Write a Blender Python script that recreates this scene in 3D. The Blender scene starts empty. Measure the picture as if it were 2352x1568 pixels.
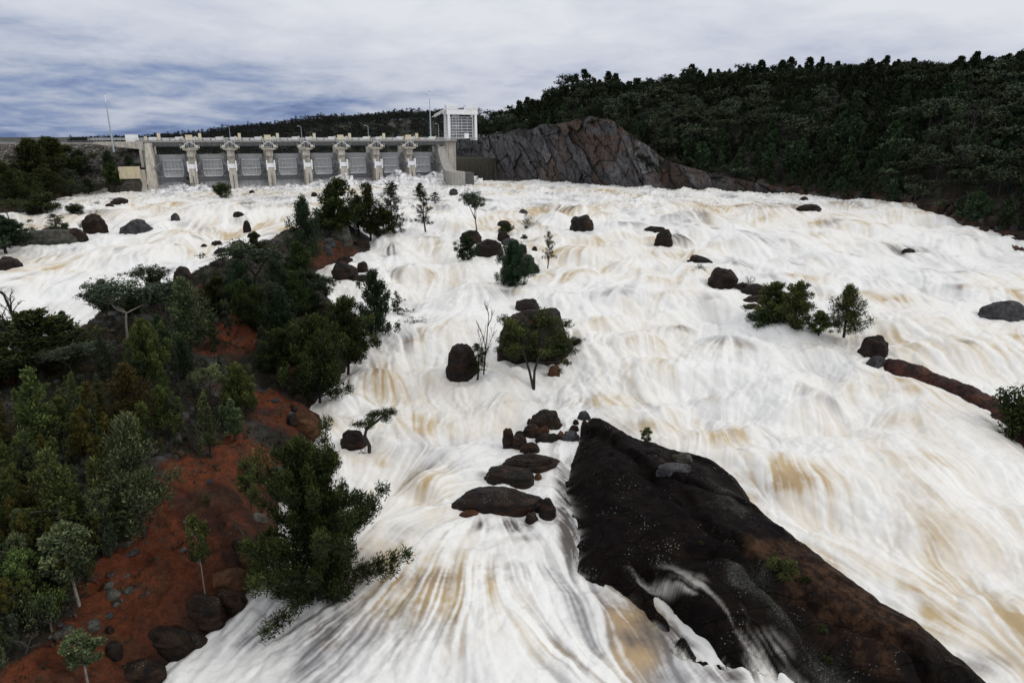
import bpy, math, random, time
import numpy as np
from mathutils import Vector, noise as mnoise
T0 = time.time()
rng = np.random.default_rng(7); random.seed(7)
C = bpy.context.scene.collection
sc = bpy.context.scene
R = math.radians
CAMZ = 50.0; PITCH = R(16.9); F = 24/36*2352.0     # focal in the 2352 px wide measuring frame
cP, sP = math.cos(PITCH), math.sin(PITCH)

# ------------------------------------------------------------------ camera
cam = bpy.data.objects.new('camera', bpy.data.cameras.new('camera')); C.objects.link(cam)
cam.location = (0, 0, CAMZ); cam.rotation_euler = (R(90)-PITCH, 0, 0)
cam.data.lens = 24; cam.data.sensor_width = 36; cam.data.clip_start = .5; cam.data.clip_end = 12000
sc.camera = cam
sc.view_settings.view_transform = 'Standard'; sc.view_settings.look = 'None'; sc.view_settings.exposure = 0
sc.cycles.max_bounces = 5; sc.cycles.diffuse_bounces = 3; sc.cycles.glossy_bounces = 2; sc.cycles.transparent_max_bounces = 10

# ------------------------------------------------------------------ noise
TAB = rng.random((512, 512)).astype(np.float32)
def vn(x, y, s=0):
    x = x + s*17.31; y = y + s*9.77
    xi = np.floor(x).astype(np.int64); yi = np.floor(y).astype(np.int64)
    fx = x-xi; fy = y-yi; fx = fx*fx*(3-2*fx); fy = fy*fy*(3-2*fy)
    x0 = xi & 511; x1 = (xi+1) & 511; y0 = yi & 511; y1 = (yi+1) & 511
    return (TAB[y0, x0]*(1-fx)+TAB[y0, x1]*fx)*(1-fy)+(TAB[y1, x0]*(1-fx)+TAB[y1, x1]*fx)*fy
def fbm(x, y, o=4, s=0):
    t = 0; a = 1; n = 0
    for k in range(o):
        c, sn = math.cos(.6*k), math.sin(.6*k)
        t = t + a*vn((x*c-y*sn)*2**k, (x*sn+y*c)*2**k, s+k); n += a; a *= .5
    return t/n
def ss(a, b, x):
    t = np.clip((x-a)/(b-a), 0, 1); return t*t*(3-2*t)

# ------------------------------------------------------------------ surfaces
PY = np.array([-60, 20, 40, 60, 80, 95, 110, 130, 155, 180, 205, 230, 250, 266, 300, 335, 400])
PZ = np.array([-12, -2, 1.2, 4.2, 6.4, 7.4, 8.8, 11.2, 13.2, 15.6, 18.2, 20.4, 22.6, 23.3, 23.9, 24.2, 24.4])
def W(x, y): return np.interp(y, PY, PZ) + 0*x
def ray(vx, vy):
    u = (vx-1176)/F; v = (784-vy)/F
    return np.array([u, cP+sP*v, -sP+cP*v])
def hit(vx, vy, surf, t0=25, t1=900):
    d = ray(vx, vy); t = np.geomspace(t0, t1, 2600)
    p = d[None]*t[:, None]; z = CAMZ+p[:, 2]-surf(p[:, 0], p[:, 1])
    k = np.argmax(z < 0)
    if z[k] >= 0: k = len(t)-1
    return np.array([p[k, 0], p[k, 1], CAMZ+p[k, 2]])
def sdf(poly, x, y):
    n = len(poly); d = np.full(x.shape, 1e9); ins = np.zeros(x.shape, bool)
    for i in range(n):
        ax, ay = poly[i]; bx, by = poly[(i+1) % n]
        ex, ey = bx-ax, by-ay
        t = np.clip(((x-ax)*ex+(y-ay)*ey)/(ex*ex+ey*ey+1e-9), 0, 1)
        d = np.minimum(d, (x-ax-t*ex)**2+(y-ay-t*ey)**2)
        c = ((ay > y) != (by > y)) & (x < (bx-ax)*(y-ay)/((by-ay) if by != ay else 1e-9)+ax)
        ins ^= c
    d = np.sqrt(d); return np.where(ins, d, -d)
def topoly(vs, extra=()):
    return [tuple(hit(a, b, W)[:2]) for a, b in vs]+list(extra)

ISL = topoly([(300,1680),(345,1540),(430,1485),(540,1390),(590,1310),(640,1235),(635,1150),(690,1055),(738,985),(730,950),
  (705,935),(740,905),(800,835),(850,795),(795,735),(765,705),(745,665),(722,622),(850,572),(850,545),(780,505),(735,490),
  (690,522),(640,548),(530,592),(500,632),(420,655),(340,700),(250,725),(150,800),(60,845),(-100,890),(-400,960)], [(-100,50),(-60,10),(-10,25)])
RB = topoly([(1020,398),(1090,404),(1300,420),(1500,432),(1700,441),(1800,446),(1900,458),(2050,480),(2150,507),(2250,540),(2352,568)],
  [(175,170),(200,120),(220,20),(900,0),(2500,900),(2500,3000),(-20,3000),(-38,430)])
LB = topoly([(330,428),(250,434),(200,442),(120,462),(60,482),(0,496),(-150,530),(-500,640)], [(-700,100),(-1500,300),(-1500,372),(-176,362)])
DO = np.array([-.525*335, 335.]); DD = np.array([.0498, .0201]); DD /= np.linalg.norm(DD)   # dam line
DN = np.array([DD[1], -DD[0]])                                                             # downstream
def dam_d(x, y): return -((x-DO[0])*DN[0]+(y-DO[1])*DN[1])                                 # >0 upstream
CH_X = np.array([-60, -32, -10, 10, 30, 46, 56, 64, 78, 98, 115, 130, 175])
CH_H = np.array([23, 25, 27.5, 30, 34, 35, 32, 24, 14, 8, 5, 5, 6])
CAPX = np.array([-60, -26, 0, 32, 71, 127, 172, 230, 260, 400, 900])
CAPZ = np.array([50, 66, 88, 107, 112, 95, 88, 89, 83, 95, 120])
def G(x, y):
    w = W(x, y); g = w-3.
    d = sdf(ISL, x, y)
    big = fbm(x/14, y/14, 4, 3)-.5; sm = fbm(x/2.2, y/2.2, 4, 9)-.5
    top = 4.5+5.*(1-ss(150, 230, y))
    isl = np.where(d > 0, w-.2+top*(1-np.exp(-np.maximum(d, 0)/8))+np.clip(d/5, 0, 1)*(big*4+sm*1.7)+sm*.6-.7*np.clip(1-np.abs(fbm((x-y*.5)/5, (y+x*.5)/14, 3, 13)-.5)*14, 0, 1)*np.clip(d/4, 0, 1), w-.2+d*.7+sm*.6)
    g = np.maximum(g, isl)
    d = sdf(RB, x, y)
    ch = np.interp(x, CH_X, CH_H); cap = np.interp(x*1.0+(y-450)*-.12, CAPX, CAPZ)
    dd = np.maximum(d, 0)
    rise = ch*ss(0, .55*ch+3, dd-1.5)+.46*np.maximum(dd-.4*ch-1, 0)
    h = cap-w; sat = h*(1-np.exp(-(rise/h)**1.5*1.25))
    rb = np.where(d > 0, w-.6+sat+np.clip(dd/12, 0, 1)*(big*6+sm*1.5)+sm*1.0, w+d*.6+sm)
    g = np.maximum(g, rb)
    d = sdf(LB, x, y); dd = np.maximum(d, 0)
    lb = np.where(d > 0, w+1.2*ss(0, 3, dd)+7.5*(1-np.exp(-dd/13))+.02*dd+big*2*np.clip(dd/10, 0, 1)+sm, w+d*.6+sm*.5)
    g = np.maximum(g, np.minimum(lb, 44))
    up = dam_d(x, y)
    far = 36+ss(430, 800, y)*(np.interp(x*800/np.maximum(y, 500), [-800,-405,-294,-217,-141,-90,-44,40], [28,38,50,58,63,66,69,80])-36)+(fbm(x/60, y/60, 4, 5)-.5)*14*ss(450, 700, y)
    far = far-ss(820, 1500, y)*25
    g = np.where((up > 25) & (sdf(RB, x, y) < 0), far, g)
    return g
def GW(x, y): return np.maximum(G(x, y), W(x, y))

# ------------------------------------------------------------------ node materials
def newmat(name):
    m = bpy.data.materials.new(name); m.use_nodes = True
    nt = m.node_tree; b = nt.nodes['Principled BSDF']
    return m, nt, b
def N(nt, t, **kw):
    n = nt.nodes.new(t)
    for k, v in kw.items():
        if k in n.inputs: n.inputs[k].default_value = v
        else: setattr(n, k, v)
    return n
def ramp(nt, fac, stops):
    r = nt.nodes.new('ShaderNodeValToRGB'); e = r.color_ramp.elements
    while len(e) < len(stops): e.new(.5)
    for q, (p, c) in zip(e, stops): q.position = p; q.color = (*c, 1) if len(c) == 3 else c
    nt.links.new(fac, r.inputs['Fac']); return r.outputs['Color']
def mixc(nt, a, b, fac, mode='MIX'):
    m = nt.nodes.new('ShaderNodeMix'); m.data_type = 'RGBA'; m.blend_type = mode
    for s, v in ((6, a), (7, b), (0, fac)):
        if isinstance(v, bpy.types.NodeSocket): nt.links.new(v, m.inputs[s])
        else: m.inputs[s].default_value = (*v, 1) if isinstance(v, tuple) and len(v) == 3 else v
    return m.outputs[2]
def math_(nt, op, a, b=0.):
    m = nt.nodes.new('ShaderNodeMath'); m.operation = op
    for i, v in enumerate((a, b)):
        if isinstance(v, bpy.types.NodeSocket): nt.links.new(v, m.inputs[i])
        else: m.inputs[i].default_value = v
    return m.outputs[0]
def coords(nt, kind='Object', scale=(1,1,1), rot=(0,0,0)):
    tc = nt.nodes.new('ShaderNodeTexCoord'); mp = nt.nodes.new('ShaderNodeMapping')
    mp.inputs['Scale'].default_value = scale; mp.inputs['Rotation'].default_value = rot
    nt.links.new(tc.outputs[kind], mp.inputs[0]); return mp.outputs[0]
def pos(nt, scale=(1,1,1), rot=(0,0,0)):
    g = nt.nodes.new('ShaderNodeNewGeometry'); mp = nt.nodes.new('ShaderNodeMapping')
    mp.inputs['Scale'].default_value = scale; mp.inputs['Rotation'].default_value = rot
    nt.links.new(g.outputs['Position'], mp.inputs[0]); return mp.outputs[0]
def noise_(nt, co, scale, detail=6, rough=.6, dist=0.):
    n = N(nt, 'ShaderNodeTexNoise', Scale=scale, Detail=detail, Roughness=rough, Distortion=dist)
    nt.links.new(co, n.inputs['Vector']); return n.outputs['Fac']
def voro(nt, co, scale, feature='F1', out='Distance', rand=1.):
    n = nt.nodes.new('ShaderNodeTexVoronoi'); n.feature = feature
    n.inputs['Scale'].default_value = scale; n.inputs['Randomness'].default_value = rand
    nt.links.new(co, n.inputs['Vector']); return n.outputs[out]
def bump(nt, h, b, strength=.5, dist=.1):
    n = N(nt, 'ShaderNodeBump', Strength=strength, Distance=dist); nt.links.new(h, n.inputs['Height'])
    nt.links.new(n.outputs[0], b.inputs['Normal'])
def attr(nt, name):
    a = nt.nodes.new('ShaderNodeAttribute'); a.attribute_name = name; return a
def setc(nt, b, col):
    if isinstance(col, bpy.types.NodeSocket): nt.links.new(col, b.inputs['Base Color'])
    else: b.inputs['Base Color'].default_value = (*col, 1)

def rock_mat(name, dark, light, lichen=.0, brown=None, wet=.35, lich_scale=5., crack=0.):
    m, nt, b = newmat(name)
    co = pos(nt)
    n1 = noise_(nt, co, .7, 8, .65); n2 = noise_(nt, co, 5, 6, .7)
    col = mixc(nt, dark, light, ramp(nt, n1, [(.42, (0,0,0)), (.68, (1,1,1))]))
    if brown:
        n3 = noise_(nt, pos(nt, (.25,.25,.6)), 1, 5, .6, 1.5)
        col = mixc(nt, col, brown, ramp(nt, n3, [(.5, (0,0,0)), (.64, (1,1,1))]))
    col = mixc(nt, col, ramp(nt, n2, [(.3, (.45,.45,.45)), (.7, (1.4,1.4,1.4))]), 1., 'MULTIPLY')
    h = math_(nt, 'ADD', n1, math_(nt, 'MULTIPLY', n2, .35))
    if lichen:
        v = voro(nt, co, lich_scale); v2 = noise_(nt, co, .35, 4, .6); v3 = noise_(nt, co, 2.5, 5, .7)
        spots = ramp(nt, v, [(.16, (1,1,1)), (.24, (0,0,0))])
        zone = ramp(nt, math_(nt, 'ADD', v2, math_(nt, 'MULTIPLY', v3, .35)), [(.74-lichen*.25, (0,0,0)), (.84-lichen*.25, (1,1,1))])
        geo = nt.nodes.new('ShaderNodeNewGeometry'); sx = nt.nodes.new('ShaderNodeSeparateXYZ'); nt.links.new(geo.outputs['Normal'], sx.inputs[0])
        up = math_(nt, 'MULTIPLY', ramp(nt, sx.outputs[2], [(.2, (0,0,0)), (.6, (1,1,1))]), zone)
        f = math_(nt, 'MULTIPLY', math_(nt, 'MULTIPLY', spots, up), .8)
        col = mixc(nt, col, (.2,.21,.18), f)
    if crack:
        cr = voro(nt, pos(nt, (.22,.5,.3), (0,0,.6)), 1, 'DISTANCE_TO_EDGE'); k = ramp(nt, math_(nt, 'ADD', cr, math_(nt, 'MULTIPLY', n2, .03)), [(.02, (0,0,0)), (.045, (1,1,1))])
        col = mixc(nt, (.004,.004,.003), col, k); h = math_(nt, 'ADD', h, math_(nt, 'MULTIPLY', k, crack))
    setc(nt, b, col); b.inputs['Roughness'].default_value = wet+.1; b.inputs['Specular IOR Level'].default_value = .09
    bump(nt, h, b, .8, .25); return m
def leaf_mat(name, dark, light, tip, var=.5):
    m, nt, b = newmat(name)
    a = attr(nt, 'shade'); oi = nt.nodes.new('ShaderNodeObjectInfo')
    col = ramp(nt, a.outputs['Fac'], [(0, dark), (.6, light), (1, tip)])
    hsv = N(nt, 'ShaderNodeHueSaturation'); nt.links.new(col, hsv.inputs['Color'])
    nt.links.new(math_(nt, 'ADD', math_(nt, 'MULTIPLY', oi.outputs['Random'], .05), .475), hsv.inputs['Hue'])
    nt.links.new(math_(nt, 'ADD', math_(nt, 'MULTIPLY', oi.outputs['Random'], var), 1-var/2), hsv.inputs['Value'])
    setc(nt, b, hsv.outputs[0]); b.inputs['Roughness'].default_value = .75; b.inputs['Specular IOR Level'].default_value = .15
    return m
def plain(name, col, rough=.7, var=.25, scale=1.5, metal=0., streak=0.):
    m, nt, b = newmat(name); co = pos(nt)
    n = noise_(nt, co, scale, 6, .65)
    c = mixc(nt, col, ramp(nt, n, [(.3, (1-var,)*3), (.7, (1+var*.6,)*3)]), 1., 'MULTIPLY')
    if streak:
        s = noise_(nt, pos(nt, (1.3,1.3,.06)), 1, 4, .7)
        c = mixc(nt, c, ramp(nt, s, [(.42, (1,1,1)), (.66, (1-streak, 1-streak*1.05, 1-streak*1.15))]), 1., 'MULTIPLY')
    setc(nt, b, c); b.inputs['Roughness'].default_value = rough; b.inputs['Metallic'].default_value = metal
    bump(nt, n, b, .2, .05); return m

M = {}
M['boulder'] = rock_mat('boulder_rock', (.010,.008,.0075), (.026,.021,.020), .35, (.035,.018,.010))
M['grey'] = rock_mat('grey_rock', (.03,.03,.032), (.085,.085,.09), .5, None, .5)
M['lichen'] = rock_mat('lichen_rock', (.035,.036,.032), (.10,.105,.092), .8, (.05,.035,.022), .6)
M['brown'] = rock_mat('brown_rock', (.010,.0075,.0065), (.030,.020,.015), .25, (.036,.020,.012))
M['orange'] = rock_mat('orange_rock', (.045,.022,.012), (.12,.058,.030), .1, None, .5)
M['outcrop'] = rock_mat('outcrop_granite', (.0040,.0030,.0030), (.0085,.0065,.0062), .18, (.010,.0065,.005), .45, 3.2, .5)
M['outcrop'].node_tree.nodes['Principled BSDF'].inputs['Specular IOR Level'].default_value = .03
M['redledge'] = rock_mat('red_ledge_rock', (.012,.008,.008), (.06,.022,.015), .0, (.075,.025,.014), .4)
M['cypress'] = leaf_mat('cypress_foliage', (.004,.008,.004), (.024,.042,.019), (.055,.088,.038))
M['olive'] = leaf_mat('olive_foliage', (.011,.016,.005), (.062,.082,.022), (.15,.18,.05))
M['greygreen'] = leaf_mat('grey_green_foliage', (.013,.020,.009), (.066,.086,.038), (.16,.19,.085))
M['gum'] = leaf_mat('gum_foliage', (.008,.012,.006), (.040,.052,.030), (.085,.098,.058))
M['yellow'] = leaf_mat('yellowing_foliage', (.010,.009,.002), (.060,.055,.012), (.11,.085,.020))
M['dark'] = leaf_mat('dark_foliage', (.006,.009,.0025), (.029,.040,.010), (.068,.084,.020))
M['hill'] = leaf_mat('hillside_foliage', (.009,.015,.007), (.028,.046,.019), (.072,.100,.042), 1.1)
M['hillgum'] = leaf_mat('hillside_gum_foliage', (.012,.016,.009), (.038,.050,.027), (.085,.102,.056), 1.0)
M['farwood'] = leaf_mat('far_wood_foliage', (.004,.005,.0042), (.014,.0175,.013), (.034,.036,.028))
M['bark'] = plain('dark_bark', (.022,.017,.014), .9, .4, 4)
M['palebark'] = plain('pale_bark', (.19,.17,.15), .8, .45, 3)
M['deadwood'] = plain('dead_wood', (.05,.042,.037), .85, .4, 3)
M['concrete'] = plain('stained_concrete', (.50,.47,.42), .85, .25, .5, 0, .45)
M['concrete2'] = plain('pale_concrete', (.34,.33,.31), .85, .2, .6, 0, .25)
M['yellowconc'] = plain('cream_concrete', (.52,.45,.31), .85, .15, .5, 0, .15)
M['gate'] = plain('galvanised_gate', (.84,.85,.86), .6, .1, .8, 0, .12)
M['beam'] = plain('pale_steel', (.66,.68,.70), .5, .15, 1, 0, .1)
M['darksteel'] = plain('dark_steel', (.06,.062,.068), .6, .3, 1)
M['steel'] = plain('grey_steel', (.20,.21,.23), .5, .2, 1)
M['white'] = plain('white_paint', (.82,.84,.86), .45, .1, 1, 0, .12)
M['cream'] = plain('cream_paint', (.62,.56,.40), .55, .1, 1)
M['galv'] = plain('galvanised_mast', (.36,.42,.46), .4, .15, 1, .2)
M['red'] = plain('red_paint', (.5,.05,.03), .5, .1, 1)
M['roadgrey'] = plain('bridge_steel', (.085,.09,.095), .7, .3, .7, 0, .3)

# ground material
def ground_mat():
    m, nt, b = newmat('ground_soil'); a = attr(nt, 'Col')
    co = pos(nt); n = noise_(nt, co, 1.2, 10, .72); n2 = noise_(nt, co, 7, 6, .75)
    v = voro(nt, pos(nt, (1,1,1.4)), 1.1, 'F1'); vc = voro(nt, pos(nt, (1,1,1.4)), .9, 'F1', 'Color')
    mul = mixc(nt, ramp(nt, n, [(.3, (.45,.45,.45)), (.72, (1.7,1.7,1.7))]), ramp(nt, n2, [(.3, (.5,.5,.5)), (.7, (1.5,1.5,1.5))]), 1., 'MULTIPLY')
    c = mixc(nt, a.outputs['Color'], mul, 1., 'MULTIPLY')
    sep = nt.nodes.new('ShaderNodeSeparateColor'); nt.links.new(vc, sep.inputs[0])
    rk = math_(nt, 'MULTIPLY', ramp(nt, sep.outputs[0], [(.62, (0,0,0)), (.66, (1,1,1))]), attr(nt, 'rocky').outputs['Fac'])
    c = mixc(nt, c, mixc(nt, (.05,.052,.050), mul, 1., 'MULTIPLY'), rk)
    setc(nt, b, c); b.inputs['Roughness'].default_value = .8; b.inputs['Specular IOR Level'].default_value = .2
    bump(nt, math_(nt, 'ADD', math_(nt, 'ADD', n, math_(nt, 'MULTIPLY', n2, .3)), math_(nt, 'MULTIPLY', v, -.4)), b, .9, .5); return m
def water_mat():
    m, nt, b = newmat('white_water'); a = attr(nt, 'Col')
    n = noise_(nt, pos(nt, (2.,.8,1)), 1, 5, .6, .6)
    c = mixc(nt, a.outputs['Color'], ramp(nt, n, [(.3, (.96,.96,.965)), (.6, (1.02,1.02,1.02))]), 1., 'MULTIPLY')
    setc(nt, b, c); b.inputs['Roughness'].default_value = .55; b.inputs['Specular IOR Level'].default_value = .25
    bump(nt, n, b, .05, .1); return m
def cliff_mat():
    m, nt, b = newmat('cliff_rock'); a = attr(nt, 'Col')
    co = pos(nt, (.9,.9,.25), (0,.25,0)); n = noise_(nt, co, 1.0, 9, .7, .6); n2 = noise_(nt, pos(nt), 1.6, 7, .75)
    c = mixc(nt, a.outputs['Color'], ramp(nt, n, [(.32, (.3,.3,.3)), (.7, (1.6,1.6,1.6))]), 1., 'MULTIPLY')
    c = mixc(nt, c, ramp(nt, n2, [(.3, (.4,.4,.4)), (.65, (1.4,1.4,1.4))]), 1., 'MULTIPLY')
    setc(nt, b, c); b.inputs['Roughness'].default_value = .7
    bump(nt, math_(nt, 'ADD', n, n2), b, 1., 1.6); return m
def rubble_mat():
    m, nt, b = newmat('rockfill_rubble')
    co = pos(nt, (1,1,1.5)); vc = voro(nt, co, .75, 'F1', 'Color'); vd = voro(nt, co, .75, 'DISTANCE_TO_EDGE'); n = noise_(nt, co, .35, 7, .7)
    n3 = noise_(nt, pos(nt), .035, 3, .5)
    sep = nt.nodes.new('ShaderNodeSeparateColor'); nt.links.new(vc, sep.inputs[0])
    c = ramp(nt, sep.outputs[0], [(0, (.05,.046,.04)), (.5, (.12,.11,.10)), (1, (.23,.21,.19))])
    c = mixc(nt, c, ramp(nt, n, [(.3, (.45,.45,.45)), (.7, (1.4,1.35,1.3))]), 1., 'MULTIPLY')
    c = mixc(nt, (.012,.012,.012), c, ramp(nt, vd, [(.04, (0,0,0)), (.14, (1,1,1))]))
    setc(nt, b, c); b.inputs['Roughness'].default_value = .9
    bump(nt, math_(nt, 'ADD', sep.outputs[0], vd), b, 1., .8); return m
M['ground'] = ground_mat(); M['water'] = water_mat(); M['cliff'] = cliff_mat(); M['rubble'] = rubble_mat()
def grass_mat():
    m, nt, b = newmat('ground_cover'); a = attr(nt, 'shade')
    setc(nt, b, ramp(nt, a.outputs['Fac'], [(0, (.006,.007,.003)), (.5, (.022,.024,.011)), (.8, (.045,.033,.017)), (1, (.05,.06,.02))])); b.inputs['Roughness'].default_value = .9; return m
M['cover'] = grass_mat()

# ------------------------------------------------------------------ mesh helpers
def npmesh(name, V, Fc, mats, fa=None, smooth=True, col=None, shade=None, extra=None):
    me = bpy.data.meshes.new(name); V = np.ascontiguousarray(V, np.float32)
    Fc = np.ascontiguousarray(Fc, np.int32); k = Fc.shape[1]
    me.vertices.add(len(V)); me.vertices.foreach_set('co', V.ravel())
    me.loops.add(Fc.size); me.loops.foreach_set('vertex_index', Fc.ravel())
    me.polygons.add(len(Fc)); me.polygons.foreach_set('loop_start', np.arange(0, Fc.size, k, dtype=np.int32))
    me.polygons.foreach_set('loop_total', np.full(len(Fc), k, np.int32))
    if fa is not None: me.polygons.foreach_set('material_index', np.ascontiguousarray(fa, np.int32))
    me.polygons.foreach_set('use_smooth', np.full(len(Fc), smooth, bool))
    me.update(calc_edges=True)
    for mt in mats: me.materials.append(mt)
    if col is not None:
        a = me.color_attributes.new('Col', 'FLOAT_COLOR', 'POINT'); c4 = np.ones((len(V), 4), np.float32); c4[:, :3] = col
        a.data.foreach_set('color', c4.ravel())
    if shade is not None:
        a = me.attributes.new('shade', 'FLOAT', 'POINT'); a.data.foreach_set('value', np.ascontiguousarray(shade, np.float32))
    for kx, vx in (extra or {}).items():
        a = me.attributes.new(kx, 'FLOAT', 'POINT'); a.data.foreach_set('value', np.ascontiguousarray(vx, np.float32))
    return me
class MB:
    def __init__(s): s.v = []; s.f = []; s.n = 0; s.sh = []
    def add(s, v, f, sh=0.5):
        v = np.asarray(v, float); f = np.asarray(f, int)
        s.v.append(v); s.f.append(f+s.n); s.n += len(v)
        s.sh.append(np.broadcast_to(sh, (len(v),)) if np.ndim(sh) else np.full(len(v), sh)); return s
    def box(s, c, d, rz=0, taper=1.):
        x, y, z = d[0]/2, d[1]/2, d[2]/2
        v = np.array([(-x,-y,-z),(x,-y,-z),(x,y,-z),(-x,y,-z),(-x*taper,-y*taper,z),(x*taper,-y*taper,z),(x*taper,y*taper,z),(-x*taper,y*taper,z)])
        if rz: cr, sr = math.cos(rz), math.sin(rz); v = np.c_[v[:,0]*cr-v[:,1]*sr, v[:,0]*sr+v[:,1]*cr, v[:,2]]
        return s.add(v+np.array(c), [(0,3,2,1),(4,5,6,7),(0,1,5,4),(1,2,6,5),(2,3,7,6),(3,0,4,7)])
    def tube(s, P, rad, k=6):
        P = np.asarray(P, float); rad = np.broadcast_to(rad, (len(P),)); n = len(P)
        T = np.gradient(P, axis=0); T /= np.linalg.norm(T, axis=1)[:, None]+1e-9
        up = np.array([.31,.17,.93]) if abs(T[0][2]) < .9 else np.array([1.,.1,0])
        A = np.cross(T, up); A /= np.linalg.norm(A, axis=1)[:, None]+1e-9; B = np.cross(T, A)
        an = np.arange(k)/k*2*math.pi
        V = P[:, None]+rad[:, None, None]*(np.cos(an)[None, :, None]*A[:, None]+np.sin(an)[None, :, None]*B[:, None])
        i = np.arange(n-1)[:, None]*k; j = np.arange(k)[None]; j2 = (j+1) % k
        f = np.stack([i+j, i+j2, i+k+j2, i+k+j], -1).reshape(-1, 4)
        V = V.reshape(-1, 3); c = len(V); V = np.vstack([V, P[0], P[-1]])
        f2 = [(c, j, (j+1) % k, c) for j in range(0)]
        return s.add(V[:c], f)
    def bar(s, a, b, r, k=4):
        P = np.array([a, b], float)
        s.tube(P, r, k); n = k*2; base = s.n-n
        s.f.append(np.array([[base+0, base+1, base+2, base+3], [base+k+3, base+k+2, base+k+1, base+k]]) if k == 4 else np.zeros((0, 4), int)); return s
    def diamonds(s, c, a, b, sh):
        V = np.stack([c-a, c+b, c+a, c-b], 1).reshape(-1, 3); n = len(c)
        return s.add(V, np.arange(n*4).reshape(n, 4), np.repeat(sh, 4))
    def mesh(s, name, mat, smooth=False):
        return npmesh(name, np.vstack(s.v), np.vstack([f for f in s.f if len(f)]), [mat], smooth=smooth, shade=np.concatenate(s.sh))
    def obj(s, name, mat, parent=None, smooth=False):
        return link(name, s.mesh(name, mat, smooth), parent)
def link(name, me, parent=None):
    o = bpy.data.objects.new(name, me); C.objects.link(o)
    if parent: o.parent = parent
    return o
def tag(o, label=None, cat=None, group=None, kind=None):
    if label: o['label'] = label
    if cat: o['category'] = cat
    if group: o['group'] = group
    if kind: o['kind'] = kind
    return o
def empty(name, loc=(0,0,0), rz=0.):
    o = bpy.data.objects.new(name, None); C.objects.link(o); o.location = loc; o.rotation_euler = (0,0,rz); o.empty_display_size = .3; return o
def grid_faces(nr, nc):
    i = np.arange(nr-1)[:, None]*nc; j = np.arange(nc-1)[None]
    return np.stack([i+j, i+j+1, i+nc+j+1, i+nc+j], -1).reshape(-1, 4)

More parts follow.
